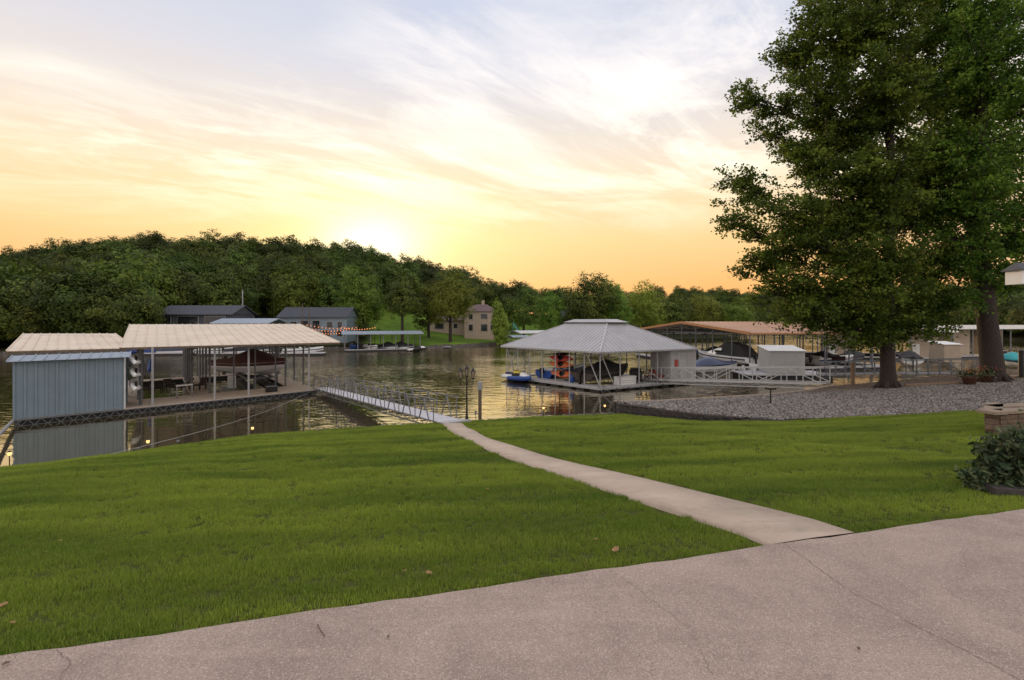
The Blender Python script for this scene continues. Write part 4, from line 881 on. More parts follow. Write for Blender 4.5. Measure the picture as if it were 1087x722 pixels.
# ================================================================ hip roofed boathouse
hn = G(637, 411.5, DZ); hl = G(536.6, 398.5, DZ); hr = G(735, 403.5, DZ); hb = hl + hr - hn
ul = (hl - hn).normalized(); ur = (hr - hn).normalized(); LL, LR = (hl - hn).length, (hr - hn).length
def J(a, b, z=0): return hn + ul * a + ur * b + up * z
hip = root('hip_roof_boathouse', hn - up * .4, 'open sided boathouse with grey hip roof and raised roof cap', 'boathouse')
E2 = H - 31.3 / F * hn.y; ct = J(LL / 2, LR / 2); RZ = 5.85
o = .35; q = [J(-o, -o, E2 - DZ), J(LL + o, -o, E2 - DZ), J(LL + o, LR + o, E2 - DZ), J(-o, LR + o, E2 - DZ)]
a_, b_ = .62, 0.62; rt = [ct + (J(LL * .29, LR * .40) - ct) * 1 + up * (RZ - DZ), J(LL * .71, LR * .40, RZ - DZ), J(LL * .71, LR * .60, RZ - DZ), J(LL * .29, LR * .60, RZ - DZ)]; rt[0] = J(LL * .29, LR * .40, RZ - DZ)
mb = MB(); rib = MB(); hp = MB()
for k in range(4):
    e0_, e1_, r1_, r0_ = q[k], q[(k + 1) % 4], rt[(k + 1) % 4], rt[k]; mb.slab([e0_, e1_, r1_, r0_], .04)
    n = int((e1_ - e0_).length / .42); dr = ((r0_ + r1_) / 2 - (e0_ + e1_) / 2); ed = (e1_ - e0_).normalized(); pd = (dr - ed * dr.dot(ed)); L_ = (e1_ - e0_).length; s0 = (r0_ - e0_).dot(ed); s1 = (r1_ - e0_).dot(ed)
    for i in range(1, n):
        s = L_ * i / n; t = 1.0 if s0 <= s <= s1 else (s / s0 if s < s0 else (L_ - s) / (L_ - s1)); p = e0_ + ed * s + up * .015; rib.beam(p, p + pd * min(1, max(.02, t)), .035, .04)
    hp.beam(e0_ + up * .03, r0_ + up * .03, .14, .05)
rf = part('roof', mb, M_roofH, hip, True); part('seam', rib, M_roofH, rf, True); [part('hip_trim', MB().beam(q[k] + up * .03, rt[k] + up * .03, .14, .05), pmat('pale_trim', (.5, .49, .5), .45, .1), rf, True) for k in range(4)]
part('fascia', MB().beam(q[0] - up * .08, q[1] - up * .08, .05, .12).beam(q[1] - up * .08, q[2] - up * .08, .05, .12).beam(q[2] - up * .08, q[3] - up * .08, .05, .12).beam(q[3] - up * .08, q[0] - up * .08, .05, .12), M_postW, hip, True)
rc = [p + (p - sum(rt, Vector()) / 4) * .12 for p in rt]; cc = sum(rt, Vector()) / 4; mb = MB(); mb.loft([[cc + (p - cc) * .96 - up * .02 for p in rt], [cc + (p - cc) * .96 + up * .16 for p in rt]]); part('vent_curb', mb, M_steel, hip, True)
rtt = [cc + (p - cc) * .72 + up * .44 for p in rt]; mb = MB().loft([[p + up * .14 for p in rc], rtt]); part('roof_cap', mb, M_roofH, hip, True)
mb = MB()
sl2 = [[J(0, 0), J(LL, 0), J(LL, 1.3), J(0, 1.3)], [J(0, 1.3), J(1.1, 1.3), J(1.1, LR), J(0, LR)], [J(LL - 1.1, 1.3), J(LL, 1.3), J(LL, LR), J(LL - 1.1, LR)], [J(1.1, LR - 1.3), J(LL - 1.1, LR - 1.3), J(LL - 1.1, LR), J(1.1, LR)], [J(5.7, 1.3), J(6.6, 1.3), J(6.6, LR - 1.3), J(5.7, LR - 1.3)], [J(0, LR - 4.2), J(4.5, LR - 4.2), J(4.5, LR - 1.3), J(1.1, LR - 1.3)]]
for s in sl2[:5]: mb.slab(s, .08)
mb.slab([J(1.1, LR - 4.6), J(5.7, LR - 4.6), J(5.7, LR - 1.3), J(1.1, LR - 1.3)], .08)
part('deck', mb, M_deckg, hip, True)
mb = MB()
for a, b in ((J(0, 0), J(LL, 0)), (J(0, 0), J(0, LR)), (J(LL, 0), J(LL, LR))): mb.beam(a - up * .15, b - up * .15, .06, .18)
part('edge_frame', mb, M_postW, hip, True)
mb = MB()
for i in range(8):
    p = J(.8 + i * (LL - 1.4) / 7, .55, -.36); mb.box(p, (1.0, 1.0, .4), rz=math.atan2(ul.y, ul.x)); p = J(.55, .8 + i * (LR - 1.4) / 7, -.36); mb.box(p, (1.0, 1.0, .4), rz=math.atan2(ul.y, ul.x))
part('floats', mb, M_foam, hip, True)
for i in range(8): a = .08 + i * (LL - .16) / 7; part('post', MB().box(J(a, .08, (E2 - DZ) / 2), (.09, .09, E2 - DZ - .05)), M_postW, hip, True)
for i in range(1, 6): b = .08 + i * (LR - .16) / 5; part('post', MB().box(J(.08, b, (E2 - DZ) / 2), (.09, .09, E2 - DZ - .05)), M_postW, hip, True)
for i in range(0, 6): a = .08 + i * (LL - .16) / 5; part('post', MB().box(J(a, LR - .1, (E2 - DZ) / 2), (.09, .09, E2 - DZ - .05)), M_post, hip, True)
for i in range(1, 5): b = .08 + i * (LR - .16) / 5; part('post', MB().box(J(LL - .08, b, (E2 - DZ) / 2), (.09, .09, E2 - DZ - .05)), M_post, hip, True)
for a0_, a1_ in ((J(.1, .06, .1), J(0.1 + 1.5, .06, E2 - DZ - .1)), (J(.06, .1, E2 - DZ - .1), J(.06, 1.6, .1)), (J(LL - .1, .06, .1), J(LL - .1, 1.5, E2 - DZ - .1)), (J(LL - .1, .06, E2 - DZ - .1), J(LL - 1.5, .06, .1))): part('brace', MB().beam(a0_, a1_, .07), M_postW, hip, True)
mb = MB()
for i in range(7): a = LL * i / 6; mb.beam(J(a, .1, E2 - DZ - .12), J(a, LR - .1, E2 - DZ - .12), .07, .12)
mb.beam(J(.1, .1, E2 - DZ - .12), J(LL - .1, .1, E2 - DZ - .12), .06, .11); mb.beam(J(.1, .1, E2 - DZ - .13), J(.1, LR - .1, E2 - DZ - .13), .06, .11)
part('rafter', mb, M_steel, hip, True)
# things in the boathouse
aul = math.atan2(ul.y, ul.x)
bc = J(3.5, 4.2); boat('large boat under a peaked dark cover in the front slip of the hip roofed boathouse', (bc.x, bc.y, .55), aul + math.pi / 2 + math.pi, 6.8, 2.6, pmat('dark_hull', (.05, .045, .045), .3), cover=M_dark, name='covered_boat')
bc = J(9.2, 4.6); boat('blue boat with a dark red canopy in the left slip of the hip roofed boathouse', (bc.x, bc.y, .15), aul + math.pi * 1.5, 6.4, 2.3, M_blue, stripe=M_gel, bimini=M_maroon, name='ski_boat')
for k, (a, z, m, lab) in enumerate(((5.6, .55, M_orange, 'orange kayak lowest on the rack in the hip roofed boathouse'), (5.6, 1.45, M_orange, 'orange kayak in the middle of the rack in the hip roofed boathouse'), (5.4, 2.05, M_red, 'dark red kayak on top of the rack under the boathouse roof'))):
    p = J(a + .2 * k, 1.25, z); kayak(lab, p, (R(58), 0, aul + math.pi), m, 'kayaks racked in the boathouse')
kr = root('kayak_rack', J(5.6, 1.6), 'grey steel rack carrying the orange kayaks', 'rack'); mb = MB()
for a in (4.7, 6.7):
    mb.beam(J(a, 1.65), J(a, 1.65, 2.7), .07)
    for z in (.5, 1.4, 2.0): mb.beam(J(a, 1.65, z), J(a, 1.0, z + .05), .05)
part('frame', mb, M_galv, kr, True)
g = J(LL + 1.0, 1.0); pwc('white blue and yellow jet ski floating at the left corner of the boathouse', (hl.x + .9, hl.y - 1.6, .08), aul + math.pi, M_gel, M_yellow, M_navy)
p = (J(9.2, -.75)); pwc('dark blue jet ski tied along the front of the boathouse', (p.x, p.y, .05), aul + math.pi, M_blue, M_gel, M_black)
db = J(.65, 3.2); r = root('dock_box', J(-.05, 2.5), 'long white storage box on the right front edge of the hip roofed boathouse', 'dock box', rz=math.atan2(ur.y, ur.x))
r.location = (G(666, 408.5, DZ)); part('body', MB().box((0, .3, .34), (2.0, .65, .66)), M_gel, r); part('lid', MB().box((0, .3, .70), (2.08, .72, .09)), M_white, r); part('panel_groove', MB().box((0, -.032, .38), (1.8, .014, .05)).box((0, -.032, .2), (1.8, .014, .04)), M_shed, r)
adirondack('brown slatted chair facing left on the boathouse deck', J(1.9, 6.4), aul + .4, M_brown, 'slatted chairs on the boathouse deck')
adirondack('red slatted chair beside the round boathouse table', J(2.2, 8.2), aul + 1.6, M_red, 'slatted chairs on the boathouse deck'); adirondack('red slatted chair close to the grey boathouse shed', J(.8, 8.0), aul - 2.6, M_red, 'slatted chairs on the boathouse deck')
table('wooden table between the red chairs on the boathouse deck', J(1.2, 6.9), aul, (1.1, .9), .72, M_deck)
s3 = J(-.0, LR + 1.4); sh = shed('grey windowless shed attached at the right end of the hip roofed boathouse', J(1.35, LR - .9) + up * .0, math.atan2(ur.y, ur.x), (3.4, 2.6, E2 - DZ - .15), M_shed, M_roofH, True, E2 - DZ - .2, door=-.2)
part('notice', MB().box((-1.0, -1.33, 1.7), (.42, .03, .7)), M_red, sh)
# blue water tube hanging in the shade
q = J(4.2, .9, .0); r = root('blue_barrel', q, 'small blue plastic barrel at the front edge of the boathouse', 'barrel'); part('body', MB().lathe(q, [(.22, 0), (.27, .2), (.27, .55), (.22, .75)], 14), M_blue, r, True, True); part('lid', MB().lathe(q + up * .75, [(.2, 0), (.21, .03), (.05, .05)], 12), M_black, r, True)
# ================================================================ gangway 2
gangway('white trussed gangway from the hip roofed boathouse to the gravel terrace', G(687, 402.5, .5), G(876, 407, 1.75), 1.3, 1.12, 14, M_deckg, pmat('pale_grey_paint', (.45, .45, .45), .5, var=.1), 'X')

# cleats-and-ropes level detail: mooring ropes, fenders, a life ring
def rope(label, a, b, sag=.25, m=None):
    a, b = Vector(a), Vector(b); r = root('mooring_rope', a, label, 'rope'); part('line', MB().tube([a.lerp(b, t) - up * sag * math.sin(math.pi * t) for t in np.linspace(0, 1, 9)], .011, 5), m or M_galv, r, True); part('cleat', MB().box(a + up * .03, (.22, .06, .05)), M_steel, r, True)
rope('pale mooring rope from the boathouse near corner to the rocks by the retaining wall', J(.1, -.02, .02), (6.2, 26.6, 1.3), .4)
rope('pale mooring rope from the boathouse corner to the gravel terrace edge', J(.0, .4, .02), (7.4, 26.9, 1.5), .35)
for (s, w_, lab) in ((14.2, 1.2, 'black plastic cooler on the left dock under the posts'),):
    p = K(s, w_); r = root('cooler', p, lab, 'cooler', rz=.8); part('body', MB().box((0, 0, .22), (.8, .42, .42)), M_black, r); part('lid', MB().box((0, 0, .46), (.84, .46, .07)), M_steel, r)
p = J(2.4, 7.6); r = root('patio_heater', J(3.2, 7.6), 'tall dark grill cart on the boathouse deck near the shed', 'grill'); p = J(3.2, 7.6); part('cart', MB().box(p + up * .42, (1.1, .55, .8), rz=aul), M_steel, r, True); part('hood', MB().loft([[p + up * .84 + Vector((x * .5, y * .26, 0)) for x, y in ((-1, -1), (1, -1), (1, 1), (-1, 1))], [p + up * 1.12 + Vector((x * .45, y * .18, 0)) for x, y in ((-1, -1), (1, -1), (1, 1), (-1, 1))]]), M_black, r, True); r.name = 'grill_cart'
# ================================================================ orange roofed community dock
oc = D(797, 353.2, 56); ogr = D(674.5, 349.2, 85); oe = (ogr - oc); oe.z = 0; ow = Vector((oe.y, -oe.x, 0)).normalized() 
if ow.x < 0: ow = -ow
EZo = oc.z; OL = 21.0; RZo = 6.06
def O(a, b, z=0): q_ = Vector((oc.x, oc.y, 0)) + ow * a + oe * b; q_.z = z; return q_
od = root('orange_roof_dock', O(0, 0), 'wide open dock with low orange gable roof full of boats', 'boat dock')
mb = MB(); rib = MB(); roof_plane(mb, rib, O(0, 0, EZo), O(OL, 0, EZo), O(OL, .5, RZo), O(0, .5, RZo), .8, .06); roof_plane(mb, rib, O(0, 1, EZo), O(OL, 1, EZo), O(OL, .502, RZo), O(0, .502, RZo), .8, .06)
rf = part('roof', mb, M_roofO, od, True); part('seam', rib, M_roofO, rf, True)
part('fascia', MB().beam(O(-.05, 0, EZo - .10), O(-.05, .5, RZo - .10), .08, .34).beam(O(-.05, .5, RZo - .10), O(-.05, 1, EZo - .10), .08, .34).beam(O(0, -.002, EZo - .12), O(OL, -.002, EZo - .12), .08, .2), M_fascO, od, True)
mb = MB()
for a in (0.3, 7, 14, 20.6):
    mb.slab([O(a - .6, .02, .5), O(a + .6, .02, .5), O(a + .6, .98, .5), O(a - .6, .98, .5)], .15)
mb.slab([O(.3, .02, .502), O(20.6, .02, .502), O(20.6, .07, .502), O(.3, .07, .502)], .15); mb.slab([O(.3, .48, .502), O(20.6, .48, .502), O(20.6, .52, .502), O(.3, .52, .502)], .15)
part('deck', mb, M_deckg, od, True)
mb = MB()
for a in (0.3, 7, 14, 20.6): mb.slab([O(a - .5, .03, .34), O(a + .5, .03, .34), O(a + .5, .97, .34), O(a - .5, .97, .34)], .5)
mb.slab([O(.3, .025, .34), O(20.6, .025, .34), O(20.6, .06, .34), O(.3, .06, .34)], .5); part('floats', mb, M_foam, od, True)
for a in (.1, 3.4, 6.9, 10.4, 13.9, 17.3, 20.7):
    for b in ((.01, .12, .25, .38, .5, .64, .8, .98) if a < 1 or a in (6.9, 13.9, 20.7) else (.01, .5, .98)):
        zt = EZo + (RZo - EZo) * (1 - abs(b - .5) * 2) - .12; part('post', MB().box(O(a, b, (zt + .4) / 2), (.12, .12, zt - .4)), M_steel, od, True)
mb = MB()
for a in (.3, 4, 7, 10.5, 14, 17.5, 20.6): mb.beam(O(a, .01, EZo - .2), O(a, .5, RZo - .2), .1, .16); mb.beam(O(a, .5, RZo - .2), O(a, .99, EZo - .2), .1, .16); mb.beam(O(a, .01, EZo - .22), O(a, .99, EZo - .22), .08, .1)
part('rafter', mb, M_steel, od, True)
ao = math.atan2(oe.y, oe.x)
def cruiser(label, loc, rz, L, hull, cov):
    r = boat(label, loc, rz, L, L * .31, hull, name='cabin_cruiser', stripe=M_navy)
    for ch in list(r.children):
        if ch.name.split('.')[0] in ('windshield', 'seat', 'stern_bench'): bpy.data.objects.remove(ch)
    w_ = L * .31 * .40; part('cabin', MB().loft([[Vector((L * .32, -w_ * .3, 1.15)), Vector((L * .32, w_ * .3, 1.15)), Vector((L * .30, w_ * .25, 1.2)), Vector((L * .30, -w_ * .25, 1.2))], [Vector((L * .05, -w_, 1.0)), Vector((L * .05, w_, 1.0)), Vector((0, w_ * .8, 1.95)), Vector((0, -w_ * .8, 1.95))], [Vector((-L * .18, -w_, 1.0)), Vector((-L * .18, w_, 1.0)), Vector((-L * .2, w_ * .85, 2.0)), Vector((-L * .2, -w_ * .85, 2.0))]]), hull, r)
    part('window', MB().box((-L * .05, w_ * .95, 1.5), (L * .2, .03, .28)).box((-L * .05, -w_ * .95, 1.5), (L * .2, .03, .28)), M_glass, r)
    part('cockpit_cover', MB().loft([[Vector((x, -w_ * 1.1, 1.05)), Vector((x, w_ * 1.1, 1.05)), Vector((x, w_ * .7, h)), Vector((x, -w_ * .7, h))] for x, h in ((-L * .46, 1.5), (-L * .36, 2.3), (-L * .12, 2.75), (L * .02, 2.05))]), cov, r); return r
p = D(768, 394, 60); cruiser('big white cabin cruiser with dark cockpit cover under the orange roof', (p.x + 1.2, p.y + 2.5, .75), ao + .15, 9.5, M_gel, M_dark)
p = D(715, 385, 72); cruiser('white cabin cruiser berthed farther back at the left of the orange roof', (p.x, p.y, .3), ao + .2, 9.0, M_gel, M_navy)
p = G(755, 398, 0); boat('white boat under a navy cover tied in front of the orange roofed dock', (p.x - .6, p.y - .6, .2), math.atan2(ow.y, ow.x) + .02, 7.4, 2.4, M_gel, cover=M_navy, name='moored_boat')
p = G(810, 398, 0); boat('low white runabout beneath the grey shed of the orange roofed dock', (p.x + 1.5, p.y + .5, .0), math.atan2(ow.y, ow.x), 6.6, 2.3, M_gel, name='moored_boat', stripe=M_black)
for k, (a, b, m, lab) in enumerate(((10.2, .30, M_gel, 'white runabout in the slip right of the cabin cruiser'), (17.2, .25, M_navy, 'navy runabout in the right slip of the orange roofed dock'), (3.6, .72, M_gel, 'white boat in the rear left slip of the orange roofed dock'), (10.6, .75, M_dark, 'dark covered boat in the rear middle slip of the orange roofed dock'))):
    q = O(a, b, .15); boat(lab, q, ao + (math.pi if k % 2 else 0), 6.8, 2.4, m if m is not M_dark else M_gel, cover=(M_dark if k % 2 else None), stripe=M_maroon, group='boats in the slips of the orange roofed dock')
p = D(829, 392.5, 52); shed('pale grey storage shed with sloping white roof beside the orange roofed dock', (p.x, p.y, .62), -.12, (3.5, 3.0, 2.75), M_shed, M_white, True, 2.35)
q_ = Vector((p.x, p.y, .6)); r = root('shed_float', q_, 'low floating platform carrying the pale grey shed', 'platform'); part('deck', MB().box(q_ - up * .07, (9, 4.2, .12)), M_deckg, r, True); part('floats', MB().box(q_ - up * .42, (8.6, 3.9, .5)), M_foam, r, True)
# ================================================================ docks further right, seen below the maple
def simple_dock(label, p0, p1, depth, ez, walls, mroof, rise=.5, nb=8, cat='boat dock', wallm=None, name='slip_dock', dark=None):
    p0, p1 = Vector(p0), Vector(p1); d = (p1 - p0).normalized(); n_ = Vector((-d.y, d.x, 0)); r = root(name, p0, label, cat); L = (p1 - p0).length; z0 = p0.z
    def Pn(s, w_, z): q = p0 + d * s + n_ * w_; q.z = z; return q
    mb = MB(); rib = MB(); roof_plane(mb, rib, Pn(-.6, -.6, ez), Pn(L + .6, -.6, ez), Pn(L + .6, depth / 2, ez + rise), Pn(-.6, depth / 2, ez + rise), 1.0, .16); roof_plane(mb, rib, Pn(-.6, depth + .6, ez), Pn(L + .6, depth + .6, ez), Pn(L + .6, depth / 2 + .01, ez + rise), Pn(-.6, depth / 2 + .01, ez + rise), 1.0, .16)
    rf = part('roof', mb, mroof, r, True); part('seam', rib, mroof, rf, True)
    part('deck', MB().slab([Pn(0, 0, .5), Pn(L, 0, .5), Pn(L, 1.6, .5), Pn(0, 1.6, .5)], .12).slab([Pn(0, depth - 1, .5), Pn(L, depth - 1, .5), Pn(L, depth, .5), Pn(0, depth, .5)], .12), M_deckg, r, True)
    part('floats', MB().slab([Pn(0, .1, .37), Pn(L, .1, .37), Pn(L, 1.5, .37), Pn(0, 1.5, .37)], .5).slab([Pn(0, depth - .9, .37), Pn(L, depth - .9, .37), Pn(L, depth, .37), Pn(0, depth, .37)], .5), M_foam, r, True)
    for k in range(nb + 1):
        for w_ in (.05, depth - .1): part('post', MB().box(Pn(L * k / nb, w_, (ez + .5) / 2), (.14, .14, ez - .5)), M_post, r, True)
    mb = MB()
    for k in range(nb + 1): mb.beam(Pn(L * k / nb, 0, ez - .15), Pn(L * k / nb, depth, ez - .15), .1, .2)
    part('rafter', mb, M_steel, r, True)
    for (a, b) in walls:
        part('wall', MB().slab([Pn(a, 1.7, ez - .1), Pn(b, 1.7, ez - .1), Pn(b, 4, ez - .1), Pn(a, 4, ez - .1)], ez - .62), wallm or M_tan, r, True); part('door', MB().slab([Pn(a + .6, 1.66, 2.55), Pn(a + 1.5, 1.66, 2.55), Pn(a + 1.5, 1.72, 2.55), Pn(a + .6, 1.72, 2.55)], 2.0), M_white, r, True)
    return r
p0, p1 = G(868, 378, .5), G(1010, 380.5, .5)
simple_dock('long white roofed dock with tan cabins seen below the big maple', p0, p1, 12, 4.6, ((1.5, 5), (13, 17)), M_white, .5, 7)
p2, p3 = G(1012, 378, .5), G(1150, 376, .5)
simple_dock('white roofed dock with brown walled stalls at the right edge of the photo', p2, p3, 12, 5.0, ((2.0, 5.5), (9, 12)), M_white, .45, 7, wallm=M_tan)
for k, (px, py, d, m, c, lab) in enumerate(((884, 384, 66, M_gel, None, 'white runabout moored left of the maple trunk'), (905, 384, 70, M_navy, M_dark, 'navy boat with dark cover moored behind the maple trunk'), (965, 384, 68, M_gel, M_dark, 'white boat with dark cover between the two big tree trunks'), (1075, 384, 64, M_gel, M_teal, 'boat under a teal cover right of the dark trunk'))):
    q = D(px, py, d); boat(lab, (q.x, q.y, .15), .2 + .4 * k, 6.6, 2.4, m, cover=c, stripe=M_navy, group='boats moored at the right docks')
gangway('dark grey trussed footbridge behind the maple trunk', G(868, 397, 1.0), G(1048, 395.5, 1.9), 1.4, 1.15, 16, M_deckg, M_steel, 'X', name='footbridge')
shed('small tan dock shed with white roof right of the maple trunk', G(1003, 384, .55), .1, (2.6, 2.2, 2.7), M_tan, M_white, True, 2.4, door=0)
# white bird house on a tall pole, its pole just outside the frame
q = D(1088, 303, 15); gg = gz(q.x, q.y); r = root('bird_house', (q.x, q.y, gg), 'white bird house with dark roof high up at the right edge', 'bird house'); z0 = q.z - gg; part('pole', MB().tube([(.33, 0, -.2), (.33, 0, z0)], .035, 8), M_white, r)
part('box', MB().box((0, 0, z0 + .24), (.72, .5, .42)), M_gel, r); part('roof', MB().loft([[Vector((-.44, -.34, z0 + .45)), Vector((.44, -.34, z0 + .45)), Vector((.44, .34, z0 + .45)), Vector((-.44, .34, z0 + .45))], [Vector((-.30, -.02, z0 + .70)), Vector((.30, -.02, z0 + .70)), Vector((.30, .02, z0 + .70)), Vector((-.30, .02, z0 + .70))]]), M_shingle, r)
# ================================================================ far bank buildings
def house(label, px0, px1, pyg, d, hw, rise, dep, mw, mr, wins, name='lake_house', gz_=None, hipped=False, cat='house', chim=False):
    a = D(px0, pyg, d); b = D(px1, pyg, d); L = b.x - a.x; r = root(name, ((a.x + b.x) / 2, d, a.z), label, cat); x = L / 2; y = dep
    part('wall', MB().slab([(-x, 0, hw), (x, 0, hw), (x, y, hw), (-x, y, hw)], hw + 2), mw, r)
    if hipped: mb = MB().loft([[Vector((-x - .5, -.5, hw)), Vector((x + .5, -.5, hw)), Vector((x + .5, y + .5, hw)), Vector((-x - .5, y + .5, hw))], [Vector((-x * .35, y / 2 - .1, hw + rise)), Vector((x * .35, y / 2 - .1, hw + rise)), Vector((x * .35, y / 2 + .1, hw + rise)), Vector((-x * .35, y / 2 + .1, hw + rise))]])
    else:
        mb = MB().slab([(-x - .4, -.6, hw), (x + .4, -.6, hw), (x + .4, y / 2, hw + rise), (-x - .4, y / 2, hw + rise)], .15).slab([(-x - .4, y / 2 + .01, hw + rise), (x + .4, y / 2 + .01, hw + rise), (x + .4, y + .6, hw), (-x - .4, y + .6, hw)], .15)
        g_ = MB()
        for s in (-1, 1): g_.add([(s * x, 0, hw - .1), (s * x, y, hw - .1), (s * x, y / 2, hw + rise - .18), (s * (x - .15), 0, hw - .1), (s * (x - .15), y, hw - .1), (s * (x - .15), y / 2, hw + rise - .18)], [(0, 1, 2), (3, 5, 4), (0, 3, 4, 1), (1, 4, 5, 2), (2, 5, 3, 0)])
        part('gable', g_, mw, r)
    rf = part('roof', mb, mr, r)
    if chim: part('chimney', MB().box((x * .1, y / 2, hw + rise + .3), (.8, .8, 1.6)), M_tan, rf)
    for (wx, wz, ww, wh) in wins:
        f = part('window', MB().box((-x + L * wx, -.04, wz), (ww + .16, .08, wh + .16)), M_postW, r); part('pane', MB().box((-x + L * wx, -.09, wz), (ww, .04, wh)), M_glass, f)
    return r
dA = 112
house('long boathouse with dark blue shingle roof at the far left shore', 166, 246, 347, 100, 2.6, 2.0, 9, M_shingle, M_shingle, ((.12, 1.2, 2.2, 1.9), (.42, 1.2, 4.2, 1.9), (.78, 1.2, 4.2, 1.9)), name='long_boathouse', cat='boathouse')
simple_dock('small dock with pale blue white roof beside the long dark boathouse', D(228, 366, 94), D(284, 366, 94), 7, 6.0 - (342 - 342) * 0 - .15, (), M_roofB, .9, 4)
hs_ = house('blue grey lake house with dark roof strung with warm bulbs', 296, 368, 357, 108, 4.3, 2.3, 8, M_sidingB, M_shingle, ((.22, 2.6, 1.3, 1.3), (.38, 2.6, 1.6, 1.8), (.55, 2.6, 1.6, 1.8), (.75, 2.6, 1.2, 1.3), (.9, 2.6, 1.0, 1.3), (.7, .7, 1.6, 1.3), (.9, .7, 1.2, 1.3)))
bh = house('beige two storey house with brown hip roof on the far lawn', 493, 527, 353, 128, 5.6, 2.0, 9, M_beige, M_mauve, ((.2, 4.2, .9, 1.3), (.62, 4.3, 1.7, 1.2), (.62, 1.3, 1.6, 1.8), (.2, 1.3, 1.0, 1.6), (.88, 1.3, 1.0, 1.4)), hipped=True, chim=True)
house('low beige garage wing left of the two storey house', 455, 493, 351, 134, 2.9, 1.4, 7, M_beige, M_mauve, ((.3, 1.3, 2.4, 1.6), (.75, 1.3, 1.0, 1.2)), name='garage_wing', cat='building')
house('tiny tan cottage half hidden on the slope above the string lights', 394, 404, 340, 158, 3.4, 1.0, 5, M_beige, M_mauve, ((.5, 1.6, 1.0, 1.2),), name='cottage')
house('pale blue cottage hidden among trees behind the hip roofed boathouse', 597, 608, 348, 168, 3.6, 2.6, 6, M_roofB, M_shingle, ((.5, 1.8, 1.0, 1.2),), name='cottage')
# string lights on poles in front of the lake house
r = root('string_lights', D(330, 352, 104), 'rows of warm bulbs strung in front of the blue grey lake house', 'string lights'); wr = MB()
rows = [((322, 344), (378, 347.5)), ((322, 347), (368, 350)), ((325, 350), (366, 353)), ((360, 346.5), (398, 347.5))]
for (a, b) in rows:
    A, Bq = D(*a, 104), D(*b, 104); prev = A
    for k in range(1, 15):
        t = k / 14; q = A.lerp(Bq, t) - up * .5 * math.sin(math.pi * t); wr.tube([prev, q], .02, 4, cap=False); prev = q
        part('bulb', MB().lathe(q - up * .2, [(.03, 0), (.11, .06), (.11, .16), (.03, .22)], 6), M_bulb, r, True)
part('wire', wr, M_black, r, True)
for px in (322, 378, 398): q = D(px, 346, 104); part('pole', MB().tube([Vector((q.x, q.y, .5)), q + up * .4], .07, 6), M_wood, r, True)
def pole(px, pt, pb, d, w_, lab, m=M_wood, name='utility_pole', arm=True):
    a, b = D(px, pb, d), D(px, pt, d); r = root(name, a, lab, 'pole'); part('shaft', MB().tube([a - up * 2, b], [w_, w_ * .7], 8), m, r, True)
    if arm: part('crossarm', MB().beam(b - up * .7 - Vector((.9, 0, 0)), b - up * .7 + Vector((.9, 0, 0)), .12), m, r, True); part('insulator', MB().lathe(b - up * .65 + Vector((.8, -.0, 0)), [(.05, 0), (.08, .1), (.03, .25)], 6), M_white, r, True)
pole(257.5, 308, 346, 112, .16, 'tall bare grey pole rising behind the pale blue dock roof', M_postW, arm=False)
pole(441, 318, 343, 150, .16, 'utility pole standing on the green slope by the far lawn'); pole(321, 322, 352, 106, .14, 'weathered pole before the left part of the blue grey lake house', arm=False); pole(328.5, 326, 352, 106, .14, 'second weathered pole before the blue grey lake house', arm=False)
# far covered dock with boats
simple_dock('flat grey roofed dock across the lake below the far lawn', G(366, 371.5, .5), G(446, 370, .5), 7, H - 12.2 / F * 97, (), M_roofB, .45, 6)
for k, (px, py, m, c, lab) in enumerate(((374, 371, M_blue, None, 'blue boat at the left end of the far flat roofed dock'), (392, 371.5, M_gel, None, 'white boat in the far flat roofed dock'), (410, 371, M_gel, M_dark, 'dark covered boat in the middle of the far flat roofed dock'), (424, 371, M_gel, M_dark, 'dark covered boat near the right end of the far flat roofed dock'))):
    q = G(px, py + 1.8, 0); boat(lab, (q.x, q.y + 1.5, .05), .3 - math.pi / 2 + (.3 * k), 6.2, 2.3, m, cover=c, stripe=M_navy, group='boats at the far flat roofed dock')
q = G(440, 373.0, 0); pwc('dark jet ski on the right of the far flat roofed dock', (q.x, q.y, .1), .8, M_gel, M_black, M_black, 'jet skis by the far dock'); q = G(446, 373.0, 0); pwc('white and black jet ski nearest the swim platform', (q.x, q.y, .1), .5, M_black, M_gel, M_black, 'jet skis by the far dock')
q0 = G(464, 367.8, .45); r = root('swim_platform', q0, 'bare floating swim platform right of the far dock', 'platform'); part('deck', MB().box(q0 - up * .05, (6.4, 3.2, .12)), M_deckg, r, True); part('floats', MB().box(q0 - up * .35, (6.1, 2.9, .45)), M_foam, r, True)
# small low docks right of the beige house
simple_dock('small white roofed dock left of the hip roofed boathouse', D(553, 362, 118), D(592, 361, 122), 6, 3.4, (), M_white, .5, 3)
simple_dock('tiny grey roofed dock beside the small white roofed dock', D(546, 364, 112), D(560, 364, 113), 4, 2.6, (), M_roofB, .3, 2)
q = D(548, 356, 125); r = root('water_slide', q, 'teal play slide beside the round tree of the beige house', 'slide'); part('chute', MB().beam(q + Vector((1.2, 0, .2)), q + Vector((-.6, 0, 3.0)), .8, .25), M_teal, r, True); part('ladder', MB().beam(q + Vector((-.8, 0, -.5)), q + Vector((-.7, 0, 3.4)), .7, .12), M_teal, r, True)
